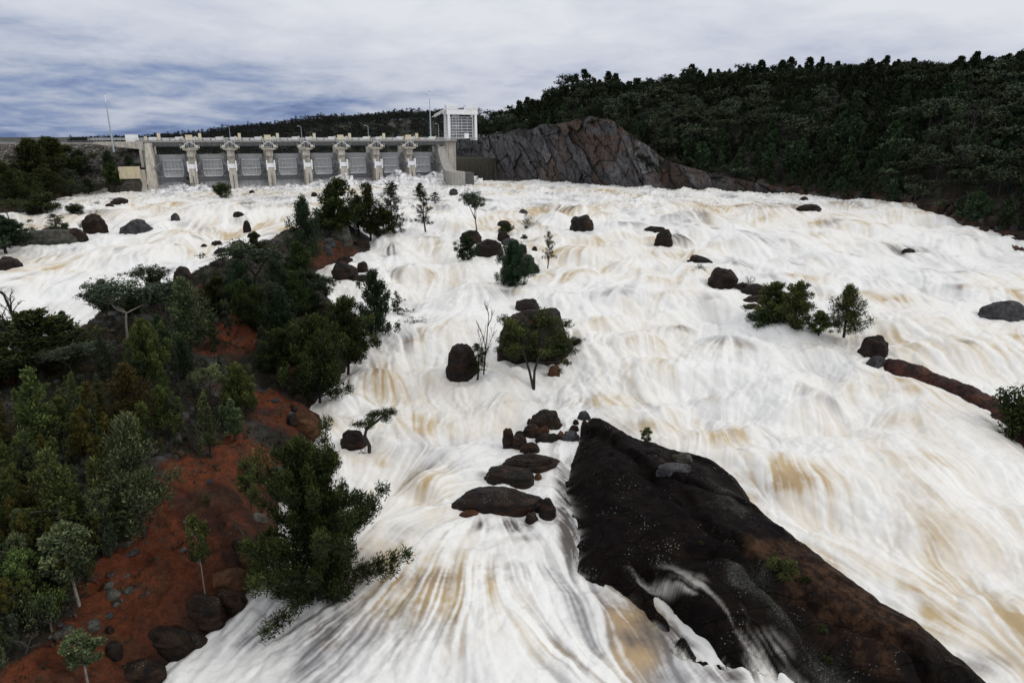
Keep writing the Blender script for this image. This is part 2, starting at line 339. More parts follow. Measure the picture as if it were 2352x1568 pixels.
# ------------------------------------------------------------------ boulders (table: x, base y, width, height, material, label)
BL = [
 (500,1345,120,46,'orange','broken tan bedrock slab at the edge of the red slope'),
 (440,1420,120,56,'brown','dark brown jointed bedrock at the lower edge of the red slope'),
 (560,1300,70,34,'orange','cracked orange rock just above the lower rapids'),
 (520,1400,80,40,'brown','brown wet rock touching the lower rapids'),
 (360,1480,130,50,'brown','broad dark brown slab near the bottom of the red slope'),
 (430,1490,70,30,'boulder','black wet rock at the corner of the red slope'),
 (300,1560,110,40,'brown','dark slab at the bottom edge of the photo'),
 (690,985,80,40,'orange','weathered orange-brown rock at the red point'),
 (655,1040,60,30,'brown','brown rock under the red point'),
 (630,1140,50,26,'boulder','black rock in the little cove below the red point'),
 (640,1090,44,18,'grey','wet grey rock in the little cove'),
 (272,472,42,14,'boulder','low dark boulder, larger of two in the upper left rapids'),
 (251,480,19,10,'boulder','small dark boulder just below a low one in the upper left rapids'),
 (214,537,50,38,'brown','big round brown boulder in the left rapids at the end of the rock shelf'),
 (309,537,60,32,'grey','slanting grey slab boulder in the left rapids'),
 (402,509,19,16,'grey','small wet grey boulder alone in the middle of the left rapids'),
 (547,499,26,11,'boulder','low dark rock half covered by water above the upright block'),
 (567,534,18,24,'boulder','upright dark block of rock standing in the left rapids'),
 (578,446,13,7,'boulder','tiny rock in the flat water below the spillway gates, left one'),
 (721,452,15,8,'boulder','tiny rock in the flat water beside the highest island trees'),
 (100,560,140,26,'lichen','long low lichen-grey rock shelf in the left rapids'),
 (172,556,42,26,'boulder','dark boulder at the right end of the long rock shelf'),
 (55,488,54,16,'grey','pale wet boulder partly under water by the upper left bank'),
 (78,494,32,12,'boulder','dark boulder right beside a pale wet one by the upper left bank'),
 (14,620,46,24,'boulder','dark boulder cut by the left edge of the photo'),
 (118,532,44,12,'grey','wet grey slab behind the long rock shelf'),
 (417,648,46,32,'boulder','dark rounded boulder on the far shore of the wooded island'),
 (509,583,36,12,'boulder','flat dark rock off the far shore of the wooded island'),
 (497,563,26,8,'boulder','thin dark rock sticking out of the left rapids'),
 (468,568,15,6,'boulder','smallest of the thin rocks off the wooded island'),
 (545,574,36,20,'boulder','dark hump of rock beside the tall island gum'),
 (497,614,32,14,'boulder','flat dark rock against the island shore left of the gum'),
 (582,546,30,9,'boulder','narrow dark rock below the upright block in the rapids'),
 (783,560,50,44,'lichen','big rounded lichen-covered boulder at the head of the island'),
 (755,566,32,18,'grey','grey boulder left of the rounded lichen boulder'),
 (752,584,24,20,'grey','stacked grey stones at the head of the island'),
 (829,568,42,16,'brown','dark reddish rock at the tip of the island head'),
 (792,605,38,14,'brown','low brown rock on the red island shore'),
 (792,642,64,42,'boulder','large slanted dark boulder below the red shore'),
 (831,628,28,26,'boulder','round black boulder perched beside the slanted one'),
 (826,646,50,14,'boulder','flat dark rock below the round black boulder'),
 (718,722,92,50,'boulder','broad dark domed boulder on the island shore among pines'),
 (1082,560,54,30,'boulder','dark boulder draped with water below the leafy tree in mid river'),
 (1157,522,34,14,'boulder','low dark boulder beside a little shrub in mid river'),
 (1202,492,22,10,'grey','small wet boulder alone below the flat water'),
 (1123,588,70,38,'boulder','broad black boulder, largest of the upper mid-river cluster'),
 (1157,553,30,20,'brown','small angular brown boulder on top of the mid-river cluster'),
 (1172,562,40,16,'grey','grey slab boulder on the mid-river cluster'),
 (1198,584,28,22,'boulder','square dark boulder right of the mid-river cluster'),
 (1228,577,14,10,'boulder','small rock poking out right of the mid-river cluster'),
 (1207,602,44,18,'lichen','mossy-topped boulder above the lowest one of the mid-river cluster'),
 (1213,629,58,30,'boulder','lowest boulder of the mid-river cluster beside the cypress'),
 (1337,530,58,34,'boulder','dark boulder standing alone in the upper middle of the river'),
 (1041,449,22,14,'grey','water-draped boulder in the far flat water'),
 (1212,716,58,30,'boulder','dark rounded rock on top of the giant mid-river boulder'),
 (1060,872,78,84,'boulder','tall wet rock with water streaming over it beside the bare tree'),
 (1267,838,48,28,'brown','brown rock at the foot of the giant mid-river boulder'),
 (1272,862,30,24,'orange','pinkish rock below the giant mid-river boulder'),
 (1525,566,42,38,'boulder','dark rock face under a small waterfall in the right rapids'),
 (1505,533,56,12,'boulder','thin wet rock lip above the small waterfall'),
 (1610,604,60,14,'boulder','slanting thin rock above the square boulder'),
 (1662,661,66,44,'boulder','square dark boulder standing in the right rapids'),
 (1706,668,36,18,'boulder','small rock beside the square boulder'),
 (1738,678,74,24,'boulder','flat dark rock, upper one behind the bushy river trees'),
 (1738,696,60,16,'brown','flat brown rock, middle one behind the bushy river trees'),
 (1728,712,42,14,'boulder','lowest flat rock left of the bushy river trees'),
 (2009,820,58,46,'boulder','rounded dark boulder at the top end of the red rock ledge'),
 (2018,840,44,20,'grey','grey broken rock under the rounded boulder by the red ledge'),
 (2318,735,100,36,'grey','misty grey boulder near the right edge of the photo'),
 (1848,463,20,9,'boulder','small dark rock near the right bank above the falls'),
 (1860,486,54,14,'boulder','dark rock lip under the upper right falls'),
 (2089,581,28,8,'boulder','tiny dark rock in the white water near the right bank'),
 (1254,985,70,40,'brown','biggest brown boulder at the top of the foreground rock pile'),
 (1223,1004,42,28,'brown','tilted brown boulder leaning on the biggest of the pile'),
 (1216,972,12,9,'brown','pebble-like rock left of the biggest boulder of the pile'),
 (1169,1024,26,36,'brown','upright boulder at the left edge of the foreground pile'),
 (1192,1026,38,26,'boulder','round dark boulder beside the upright one in the pile'),
 (1196,1005,30,14,'boulder','flat dark stone above the round one in the pile'),
 (1217,1038,44,20,'brown','low brown stone at the bottom of the upper pile'),
 (1251,996,22,15,'orange','small tan stone under the biggest boulder of the pile'),
 (1343,968,34,24,'grey','grey boulder perched at the tip of the great outcrop'),
 (1343,1000,20,36,'brown','upright brown boulder leaning on the tip of the outcrop'),
 (1318,990,24,13,'brown','small stone among the rocks at the outcrop tip'),
 (1310,1012,42,22,'grey','rounded wet stone left of the outcrop tip'),
 (1324,976,16,12,'boulder','smallest stone behind the rocks at the outcrop tip'),
 (1290,1008,16,16,'orange','little tan stone between pile and outcrop'),
 (1260,1014,54,16,'boulder','water-covered rock under the biggest boulder of the pile'),
 (1216,1078,126,40,'brown','long brown slab boulder in the middle of the foreground pile'),
 (1172,1112,110,46,'boulder','dark slab boulder under the long brown one'),
 (1142,1178,196,64,'boulder','longest dark tapering boulder at the bottom of the pile'),
 (1080,1186,52,18,'orange','tan wedge of rock under the longest boulder'),
 (1236,1098,18,14,'orange','small orange stone in the gap between the slabs'),
 (1221,1200,32,30,'brown','small brown boulder below the longest one'),
 (1258,1192,42,48,'boulder','black boulder beside the narrow chute'),
 (1240,1170,54,26,'grey','greyish cracked rock on the end of the longest boulder'),
 (808,1030,62,42,'boulder','wet dark rock beside the leaning umbrella-shaped tree'),
 (1568,1062,54,26,'lichen','lichen-green slab on the crest of the great outcrop'),
 (1549,1082,82,22,'grey','flat grey slab resting on the great outcrop'),
 (1541,1094,18,13,'grey','small round stone under the flat grey slab'),
 (1520,1078,14,10,'orange','little tan stone left of the flat grey slab'),
 (1518,1064,24,10,'brown','thin brown stone behind the flat grey slab'),
]
OUT = topoly([(1345,962),(1400,985),(1480,1035),(1590,1062),(1660,1085),(1712,1125),(1742,1175),(1810,1225),(1875,1275),(1960,1340),
   (2060,1410),(2130,1450),(2200,1510),(2290,1590),(2330,1680),(2060,1720),(1900,1600),(1820,1555),(1690,1530),(1560,1500),(1500,1440),
   (1440,1380),(1370,1345),(1325,1310),(1330,1220),(1300,1130),(1312,1050)])
RED = topoly([(2030,828),(2130,852),(2205,885),(2290,920),(2345,965),(2420,1010),(2400,1080),(2310,985),(2270,945),(2210,915),(2130,880),(2040,850)])
GIANT = topoly([(1138,785),(1190,745),(1255,745),(1310,785),(1306,835),(1262,858),(1190,852),(1142,825)])
CHAN = [([tuple(hit(a, b, W)[:2]) for a, b in l], w_) for l, w_ in (([(1480,1345),(1530,1400),(1565,1440),(1610,1480),(1650,1530)], 1.0), ([(1565,1440),(1510,1500)], .6), ([(1400,1340),(1470,1400),(1500,1460)], .7))]
def outz(x, y):
    d = sdf(OUT, x, y); dd = np.maximum(d, 0)
    n = fbm(x/7, y/7, 4, 21)-.5; f = fbm(x/1.3, y/1.3, 4, 23)-.5
    h = 4.6*(1-np.exp(-dd/3.6))+np.clip(dd/5, 0, 1)*(n*2.4)+f*.12*np.clip(dd/1.5, .2, 1)
    # joints running down the rock
    for (ax, ay, bx, by, wd, dp) in ((9,93,29,49,.45,.8), (16,76,44,62,.5,.9), (20,62,46,40,.55,1.1), (33,66,41,52,.4,.7)):
        ex, ey = bx-ax, by-ay; L = math.hypot(ex, ey); nx, ny = -ey/L, ex/L
        q = (x-ax)*nx+(y-ay)*ny+(fbm(x/5, y/5, 3, 31)-.5)*4; t = ((x-ax)*ex+(y-ay)*ey)/L**2
        h = h-dp*np.exp(-(q/wd)**2)*ss(-.05, .05, t)*(1-ss(.95, 1.05, t))*np.clip(dd/2, 0, 1)
        h = h+.35*ss(-.6, .6, q)*np.clip(dd/4, 0, 1)
    for cpts, wd in CHAN:
        for (ax, ay), (bx, by) in zip(cpts[:-1], cpts[1:]):
            ex, ey = bx-ax, by-ay; t = np.clip(((x-ax)*ex+(y-ay)*ey)/(ex*ex+ey*ey), 0, 1)
            r2 = (x-ax-t*ex)**2+(y-ay-t*ey)**2; h = h-(h+.9)*np.exp(-(r2/wd**2)**1.2)*(h > -1)*(.75+.5*n)
    return np.where(d > 0, W(x, y)-.4+h+f*.5, W(x, y)-.4+d*.7+f*.9+n*.8)
EA = -.08; EX, EY = DO[0]+2*math.cos(math.atan2(DD[1], DD[0])), DO[1]+2*math.sin(math.atan2(DD[1], DD[0]))
def EMB(x, y):
    yc = EY+(EX-x)*math.tan(-EA)+1
    return np.where(x < EX-3, 45.4-.85*np.maximum(yc-y, 0), -99.)
def S_all(x, y): return np.maximum(np.maximum(GW(x, y), outz(x, y)), EMB(x, y))

# ------------------------------------------------------------------ water raster: domes, tint, flow
RX0, RY0, RS = -380., 12., .5
NX, NY = int(760/RS), int(392/RS)
gx = RX0+np.arange(NX)*RS; gy = RY0+np.arange(NY)*RS
Hd = np.zeros((NY, NX)); Bd = np.zeros((NY, NX)); Dd = np.zeros((NY, NX)); Fd = np.zeros((NY, NX)); Hv = np.zeros((NY, NX))
def win(x, y, w, l):
    i0 = max(int((x-w-RX0)/RS), 0); i1 = min(int((x+w-RX0)/RS)+1, NX); j0 = max(int((y-l-RY0)/RS), 0); j1 = min(int((y+l-RY0)/RS)+1, NY)
    if i0 >= i1 or j0 >= j1: return None
    return slice(j0, j1), slice(i0, i1), gx[None, i0:i1], gy[j0:j1, None]
def dome(x, y, w, l, h, brown=.5, dark=0.):
    q = win(x, y, 3*w, 5*l)
    if q is None: return
    sj, si, X, Y = q; t = (y-Y)/l; c = (X-x)/w*(1-.12*np.clip(t, 0, 2))
    g = np.where(t < 0, np.exp(-(t/1.9)**2), np.exp(-(np.maximum(t, 0)/.95)**2.6)); e = np.exp(-c*c*1.3-.35*c**4)
    Hd[sj, si] += h*g*e-.5*h*e*np.exp(-((t-1.7)/.8)**2)
    fac = e*np.exp(-((t-.45)/.75)**2)
    Bd[sj, si] += brown*fac; Dd[sj, si] = np.maximum(Dd[sj, si], dark*e*np.exp(-((t-.25)/.6)**2))
    Fd[sj, si] += e*np.exp(-((t-1.9)/.9)**2)
HAND = [ # x, y, width px, height m, brown, dark
 (1330,590,52,2.6,1.,0),(945,630,56,2.2,.9,.2),(910,578,26,1.3,.2,.6),(1480,800,62,2.4,.9,0),(1560,870,60,2.0,.7,0),(860,870,80,2.0,.9,0),(810,920,50,1.5,.8,0),
 (985,1120,44,2.6,.9,0),(1060,1215,60,1.,.8,.2),(1160,1200,70,1.2,.2,.75),(1000,1340,110,1.6,1.1,.35),(860,1330,80,1.6,1.2,.6),(840,1430,60,1.8,.3,.2),
 (1140,1450,80,1.3,.6,.1),(930,1440,40,1.6,.4,.3),(1450,1400,70,1.,.9,.25),(1230,1260,50,1.2,.5,0),(1480,1460,80,.8,.5,.6),(760,1500,60,1.2,.5,.1),
 (1780,487,60,2.4,.6,.55),(1600,497,46,2.,.3,.4),(1540,505,30,1.6,.1,.3),(1920,478,40,1.8,.6,.5),(1990,470,36,1.4,.5,.3),(1540,552,46,1.6,.1,.3),(1430,545,40,1.4,.3,0),
 (1700,560,70,1.6,.3,0),(2100,500,70,2.2,.5,0),(2200,560,60,1.8,.5,0),(1270,530,30,1.5,.6,0),(1180,470,30,1.0,.3,.3),(1040,520,40,1.4,.3,0),
 (380,560,50,1.2,.6,0),(225,600,40,1.2,.7,0),(400,470,40,1.,.7,.1),(130,560,40,1.,.5,0),(320,600,60,1.,.5,0),(620,560,50,1.2,.1,.2),(600,480,60,1.,.6,.3),
 (1800,1120,90,1.6,1.1,0),(1950,1060,80,1.4,.7,0),(1700,1000,70,1.,.8,0),(2140,1240,110,1.8,.4,0),(1650,860,70,1.6,.5,0),(1840,960,80,1.4,.5,0),(2200,1080,80,1.4,.4,0),(1500,980,50,.8,.9,0),
 (1310,1080,26,.8,.3,.7),(1300,1180,28,1.1,.2,.9),(1850,720,50,1.2,.4,0),(2050,690,80,1.6,.4,0),(2220,800,80,1.4,.3,0),(1420,700,50,1.6,.4,0),(1200,880,60,1.,.3,0),(1100,690,60,1.8,.2,0)]
for (vx, vy, wp, h, b, dk) in HAND:
    p = hit(vx, vy, W); s = np.linalg.norm(p-np.array([0,0,CAMZ]))/F; w = wp*s
    dome(p[0], p[1], w, w*.6, h*1.3, b, dk)
for k in range(1900):
    y = 28+238*rng.random()**.85; x = (rng.random()*2-1)*(.86*y+14)
    w = rng.choice([1.4, 2.2, 3.4, 5.2, 8.], p=[.18, .24, .27, .22, .09])*(.7+.6*rng.random())
    fl = .35+.65*float(fbm(np.array([x/40.]), np.array([y/40.]), 2, 41)[0])
    dome(x, y, w, w*(.55+.5*rng.random()), w*.23*fl*(.6+.8*rng.random()), max(0, rng.normal(.12, .3)), .5 if rng.random() < .035 else 0)
for k in range(1300):
    y = 255+140*rng.random(); x = (rng.random()*2-1)*(.86*y+14)
    w = rng.choice([1.5, 2.5, 4])*(.7+.6*rng.random())
    dome(x, y, w, w*(.4+.3*rng.random()), w*.16, max(0, rng.normal(.12, .3)), .55 if rng.random() < .12 else 0)
BW = []; DMP = []
for (vx, vy, wp, hp, mt, lb) in BL:
    p = hit(vx, vy-2, S_all); s = np.linalg.norm(p-np.array([0,0,CAMZ]))/F
    kk_ = 1.14 if 'pile' in lb or 'slab boulder' in lb else 1.; wp *= kk_; hp *= kk_; BW.append((p, s, wp*s, hp*s))
    if G(p[:1], p[1:2])[0] < p[2]-.8 and outz(p[:1], p[1:2])[0] < p[2]-.5:
        DMP.append((p[0], p[1], wp*s)); q = win(p[0], p[1], wp*s*2.5, wp*s*2.5)
        if q:
            sj, si, X, Y = q; r2 = ((X-p[0])**2+(Y-p[1])**2)/(wp*s*.6)**2
            Hv[sj, si] += wp*s*.45*np.exp(-r2); Fd[sj, si] += .8*np.exp(-r2*.6)
Xg, Yg = np.meshgrid(gx, gy); DM = np.zeros((NY, NX))
DM = np.maximum(DM, .9*np.exp(-(np.maximum(-sdf(RED, Xg, Yg), 0)/2.5)**2))
for P_ in (OUT, ISL):
    d = sdf(P_, Xg, Yg); e = np.exp(-np.maximum(-d, 0)/3.5); Hv += 2.5*e; Fd += .4*np.exp(-np.abs(d)/2.); DM = np.maximum(DM, np.exp(-(np.maximum(-d, 0)/(3.2 if P_ is OUT else 1.5))**2))
n1 = fbm(Xg/11, Yg/9, 2, 51); n2 = fbm(Xg/3.4, Yg/3.4, 3, 57)
calm = 1-ss(250, 275, Yg)
Hd += (n1-.5)*3.2*(calm*.75+.25)+(1-np.abs(2*n2-1))**2*.55*(1-.75*calm)-.25
for (a, b_, w_) in DMP+[tuple(hit(1210, 1100, W)[:2])+(9.,)]+[tuple(hit(1225, 800, W)[:2])+(9.,)]:
    q = win(a, b_, w_*2.2+1, w_*2.2+1)
    if q: sj, si, X, Y = q; DM[sj, si] = np.maximum(DM[sj, si], np.exp(-(((X-a)**2+(Y-b_)**2)/(w_*.75+.4)**2)**1.3))
Hd = np.where(Hd > 0, 2.5*np.tanh(Hd/2.5), 1.6*np.tanh(Hd/1.6)); Hd *= (1-.35*(1-ss(60, 75, Yg))); Hd = Hd*(1-DM)-.25*DM
Hsm = Hd*.7+Hv
vy_ = -1.0-1.2*np.gradient(Hsm, RS, axis=0); vx_ = -2.0*np.gradient(Hsm, RS, axis=1)
vx_ += ((fbm(Xg/16, Yg/18, 3, 61)-.5)*1.9+(fbm(Xg/5, Yg/6, 2, 63)-.5)*.9)*(.3+.7*ss(55, 95, Yg)); vx_ += np.clip((Xg+5)/14, -.85, .85)*(1-ss(58, 76, Yg))*(Xg < 22); vy_ = np.minimum(vy_, -.3)
mag = np.hypot(vx_, vy_); vx_ /= mag; vy_ /= mag
def bil(A, x, y):
    fx = np.clip((x-RX0)/RS, 0, NX-1.001); fy = np.clip((y-RY0)/RS, 0, NY-1.001)
    i = fx.astype(np.int64); j = fy.astype(np.int64); fx = fx-i; fy = fy-j
    return (A[j, i]*(1-fx)+A[j, i+1]*fx)*(1-fy)+(A[j+1, i]*(1-fx)+A[j+1, i+1]*fx)*fy
def lic(x, y, step, n, cell, seed):
    acc = np.zeros(x.shape); wsum = 0
    for sg in (1, -1):
        px, py = x.copy(), y.copy()
        for k in range(n):
            w = math.cos(k/n*math.pi/2)
            acc += w*vn(px/cell, py/cell, seed); wsum += w
            a, b = bil(vx_, px, py), bil(vy_, px, py); px += sg*step*a; py += sg*step*b
    acc /= wsum; sd = acc.std(); return (acc-.5)/sd
# perspective friendly tessellation (rows get closer together near the viewer side)
NR, NC = 1000, 1250
pyx = np.linspace(1790, 407.5, NR)
rowY = np.array([np.interp(0, [0], [0])]*0) if False else None
def rowdist(vys):
    yy = np.geomspace(18, 402, 6000); zz = W(0*yy, yy); th = np.arctan2(CAMZ-zz, yy); vv = 784+F*np.tan(th-PITCH)
    return np.interp(vys, vv[::-1], yy[::-1])
rowY = rowdist(pyx); rowY = np.maximum.accumulate(rowY+np.arange(NR)*1e-4)
dy = np.diff(rowY); 
uu = np.linspace(-1.0, 1.0, NC)
Yw = np.repeat(rowY[:, None], NC, 1); Xw = uu[None]*(Yw*.92+18)
x = Xw.ravel(); y = Yw.ravel()
L1 = lic(x, y, .35, 15, .32, 71); L2 = lic(x, y, .8, 13, .8, 73); L3 = lic(x, y, 1.8, 9, 2.6, 75)
near = 1-ss(90, 190, y)
st = L1*(.3+.7*near)*.62+L2*.85+L3*.25; st /= st.std()
H = bil(Hd, x, y); B = bil(Bd, x, y); D = bil(Dd, x, y); Fo = bil(Fd, x, y)
chop = ss(250, 275, y)+.6*np.exp(-((y-97)/10)**2)*np.exp(-((x-8)/22)**2)+.10
turb = fbm(x/.8, y/.8, 4, 81)-.5
billow = np.abs(fbm(x/3.2+.3*H, y/3.8, 3, 85)-.5)*2
Z = W(x, y)+H+(.02+y*.0003)*L2+.10*L3+(.9*billow-.2)*np.clip(.25+.5*Fo, 0, .8)*np.clip(.5+y/200, 0, 1.2)+turb*.5*chop*np.clip(.3+y/200, 0, 1.3)
broad = fbm(x/26, y/26, 3, 91)
Fo = np.clip(Fo, 0, 1.4); Z += turb*.16*Fo*(1-chop*.5)
TZ_ = np.zeros(len(x))
for (vx, vy, rx, ry, am) in [(1000,1390,190,70,.75),(860,1310,110,60,.6),(1560,1420,150,70,.55),(1420,1350,100,60,.45),(1330,1500,200,60,.35),(1820,1120,170,45,.55),(1650,1010,170,35,.4),(1950,1250,140,50,.3),
  (2200,1200,150,60,.3),(860,880,90,50,.5),(1480,840,90,60,.45),(1330,590,50,30,.6),(1400,915,150,25,.4),(1000,1150,70,70,.45),(700,1480,160,60,.35),(940,640,60,25,.5),(1780,490,90,25,.5),(1600,500,50,20,.3),(600,470,120,20,.35),(250,600,80,25,.35),(1560,980,80,40,.4)]:
    p = hit(vx, vy, W); q0 = hit(vx, vy+ry, W); q1 = hit(vx, vy-ry, W); sx_ = rx*np.linalg.norm(p-np.array([0,0,CAMZ]))/F; sy_ = (q1[1]-q0[1])/2
    TZ_ = np.maximum(TZ_, am*np.exp(-((x-p[0])/sx_)**2-((y-p[1])/sy_)**2))
patchy = fbm(x/6+.2*L3, y/10, 3, 97)
DZ_ = np.zeros(len(x))
for (vx, vy, rx, ry, am) in [(1303,1180,26,120,.95),(1160,1207,80,20,.8),(1290,1050,24,60,.6),(1520,1440,70,60,.6),(830,1345,60,50,.6),(780,1450,40,80,.45),(1180,1330,120,30,.35),(1010,1480,60,50,.3),(1060,1210,40,20,.4),
  (905,580,22,12,.8),(900,635,26,12,.7),(1790,480,70,10,.7),(1590,500,40,10,.5),(1940,472,40,8,.7),(1550,548,40,12,.7),(2090,578,40,10,.5),(640,1160,50,50,.5),(1680,1545,90,25,.6),(1960,1480,20,60,.3),(600,450,120,10,.4),(1290,478,50,8,.5),(1060,475,60,8,.5),(340,525,50,10,.4)]:
    p = hit(vx, vy, W); q0 = hit(vx, vy+ry, W); q1 = hit(vx, vy-ry, W); sx_ = rx*np.linalg.norm(p-np.array([0,0,CAMZ]))/F; sy_ = (q1[1]-q0[1])/2
    DZ_ = np.maximum(DZ_, am*np.exp(-(((x-p[0])/sx_)**2+((y-p[1])/sy_)**2)**1.4))
hue = ss(.40, .56, broad+.04*L3+.2*TZ_+.12*B)
under = np.array([.17,.165,.175])*(1-hue[:, None])+np.array([.45,.34,.18])*hue[:, None]
hot = np.clip((B-.6)*1.0+.5*TZ_*ss(.45, .6, patchy), 0, 1)[:, None]; under = under*(1-hot)+np.array([.34,.232,.115])*hot
low = np.clip(-(H-.05)*.30, 0, .5)  # valley shade painted into the water colour: troughs get thinner, darker foam
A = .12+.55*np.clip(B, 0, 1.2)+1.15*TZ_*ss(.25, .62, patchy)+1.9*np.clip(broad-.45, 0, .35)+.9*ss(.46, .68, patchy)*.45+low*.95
A = np.clip(A*(1-.62*np.clip(Fo-.1, 0, 1.1)), 0, 1.15)
A = np.maximum(A, 1.75*TZ_*(y < 120)*ss(.15, .5, patchy+.05*L2)); A = A+.85*(1-ss(60, 74, y))*ss(.36, .58, fbm(x/4.5, y/9, 3, 131))*np.clip(1.1-.4*Fo, .4, 1); A = np.clip(A, 0, 1.25); f = np.clip(1.0-A*(.64-.36*np.clip(st, -1.8, 1.3)-.12*np.clip(L3, -2, 2)), .04, 1)
wh = np.array([.765,.768,.75]); drk = np.array([.10,.088,.082])
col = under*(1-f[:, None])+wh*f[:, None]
dk = np.clip(D*(1.0-.42*st)-.1*Fo, 0, 1); dk = np.maximum(dk, np.clip(DZ_*(.75-.62*st)+.25*(DZ_-.5), 0, 1))
ch2 = np.clip((turb+.02)*-3.2, 0, 1)*ss(235, 270, y)*.7*ss(.35, .55, fbm(x/12, y/20, 3, 95))
dk = np.maximum(dk, ch2)
col = col*(1-dk[:, None])+drk*dk[:, None]
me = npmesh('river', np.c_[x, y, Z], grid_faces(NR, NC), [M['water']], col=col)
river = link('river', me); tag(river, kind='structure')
print('water', time.time()-T0)
WZ = Z.reshape(NR, NC)
def Zw(x, y): return W(np.atleast_1d(x), np.atleast_1d(y))+bil(Hd, np.atleast_1d(x), np.atleast_1d(y))

# ------------------------------------------------------------------ ground sheet
gr = np.concatenate([rowdist(np.linspace(1790, 470, 700)), np.arange(264, 470, 1.0)[1:], np.geomspace(471, 900, 120), np.geomspace(910, 9000, 40)])
gr = np.unique(np.round(gr, 3)); GC = 900; ug = np.linspace(-1.1, 1.1, GC)
Yg2 = np.repeat(gr[:, None], GC, 1); Xg2 = ug[None]*(Yg2+20)
x = Xg2.ravel(); y = Yg2.ravel(); z = G(x, y)
dI = sdf(ISL, x, y); dR = sdf(RB, x, y); dL = sdf(LB, x, y)
nA = fbm(x/8, y/8, 4, 101); nB = fbm(x/2.5, y/2.5, 4, 103)
col = np.tile(np.array([.020,.017,.012]), (len(x), 1)); rocky = np.clip((nA-.42)*6, 0, 1)
def lay(c, f):
    global col; col = col*(1-f[:, None])+np.array(c)*f[:, None]
lay((.040,.040,.037), ss(.48, .6, nB)*ss(.4, .55, nA)); lay((.035,.020,.012), ss(.55, .65, vn(x/3, y/3, 7))*.7)
red = np.zeros(len(x))
for (vx, vy, rp) in [(345,1400,115),(450,1280,120),(530,1160,100),(570,1060,70),(655,950,90),(430,1150,70),(200,1515,80),(60,1575,60),(590,760,80),(650,830,60),(500,780,60),(560,740,60),(790,592,50),(740,600,40),(470,1090,70),(610,1180,70),(20,860,40),(470,660,30),(360,1330,95),(270,1545,100)]:
    p = hit(vx, vy, GW); s = np.linalg.norm(p-np.array([0,0,CAMZ]))/F*rp
    red = np.maximum(red, np.exp(-(((x-p[0])**2+(y-p[1])**2)/s**2)**1.5))
rz_ = ss(.22, .5, red+(nA-.5)*.9+(nB-.5)*.4)*(dI > -2)
lay((.105,.028,.0095), rz_*.95); lay((.040,.013,.007), rz_*ss(.45, .35, nA)); rocky *= 1-rz_*.85
lay((.055,.030,.016), rz_*ss(.55, .72, nB)*.5)
shore = np.exp(-np.clip(np.maximum(dI, 0)+(nB-.5)*5, 0, None)/2.2)*(dI > -4)
lay((.016,.011,.009), shore*.9); rocky = np.clip(rocky-shore, 0, 1)
inR = (dR > -3)
lay((.009,.009,.007), inR*1.); lay((.06,.054,.05), inR*ss(.54, .62, nA)*ss(.4, .6, nB)*.6); lay((.055,.026,.015), inR*ss(.5, .62, nB)*.75*np.exp(-np.maximum(dR-4, 0)/25))
lay((.075,.036,.022), inR*np.exp(-(np.maximum(dR, 0)/9)**2)*ss(.3, .55, nB)); lay((.07,.065,.06), inR*np.exp(-(np.maximum(dR, 0)/9)**2)*ss(.55, .62, nA))
inL = (dL > -2)*(y > 200); lay((.03,.024,.015), inL*.9); lay((.055,.065,.014), inL*np.exp(-(((x+203)/14)**2+((y-335)/8)**2)**1)); lay((.055,.024,.013), inL*ss(.45, .6, nA)*.6); lay((.035,.018,.012), inL*np.exp(-np.maximum(dL, 0)/3))
far_ = ((dam_d(x, y) > 25) & (dR < 0)); lay((.016,.019,.013), far_*1.); lay((.06,.055,.04), far_*ss(.6, .66, fbm(x/30, y/50, 4, 111))*.8)
fc = grid_faces(len(gr), GC); keep = (z > W(x, y)-2.6)[fc].any(1) | (y[fc[:, 0]] > 340)
me = npmesh('ground', np.c_[x, y, z], fc[keep], [M['ground']], col=col, extra={'rocky': rocky*np.where(dI > -1, 1, .35)})
tag(link('ground', me), kind='structure')
print('ground', time.time()-T0)

# ------------------------------------------------------------------ rocks
def ico(sub):
    import bmesh
    bm = bmesh.new(); bmesh.ops.create_icosphere(bm, subdivisions=sub, radius=1)
    V = np.array([v.co[:] for v in bm.verts]); Fc = np.array([[v.index for v in f.verts] for f in bm.faces]); bm.free(); return V, Fc
IC4, IF4 = ico(5); IC3, IF3 = ico(3)
def boulder_mesh(name, w, h, dep, mat, seed, fine=True, ang=.5):
    V, Fc = (IC4, IF4) if fine else (IC3, IF3); V = V.copy()
    r = np.random.default_rng(seed)
    for k in range(int(7+8*ang)):
        n = r.normal(size=3); n[2] = abs(n[2])*.7; n /= np.linalg.norm(n); o = .55+.30*r.random()
        t = V@n-o; m = t > 0; V[m] -= (t[m]*(.88+.1*r.random()))[:, None]*n
    q4 = (np.abs(V)**4).sum(1)**.25; V = V/(q4*.35+.65*np.linalg.norm(V, axis=1))[:, None]
    off = Vector(r.random(3)*50)
    d = np.array([mnoise.noise(Vector(p)*1.6+off)*.13+mnoise.noise(Vector(p)*4.5+off)*.05+mnoise.noise(Vector(p)*11+off)*.03+mnoise.noise(Vector((p[0]*.6, p[1]*.6, p[2]*5.5))+off)*.11 for p in V])
    V *= (1+d)[:, None]
    V[:, 2] = np.where(V[:, 2] < 0, V[:, 2]*.8, V[:, 2])
    lo, hi = V.min(0), V.max(0); V[:, :2] -= (lo+hi)[:2]/2
    V[:, 0] *= w/(hi-lo)[0]; V[:, 1] *= dep/(hi-lo)[1]; V[:, 2] *= h/hi[2]
    return npmesh(name, V, Fc, [mat])
GROUPS = 'boulders and rocks standing in the rapids'
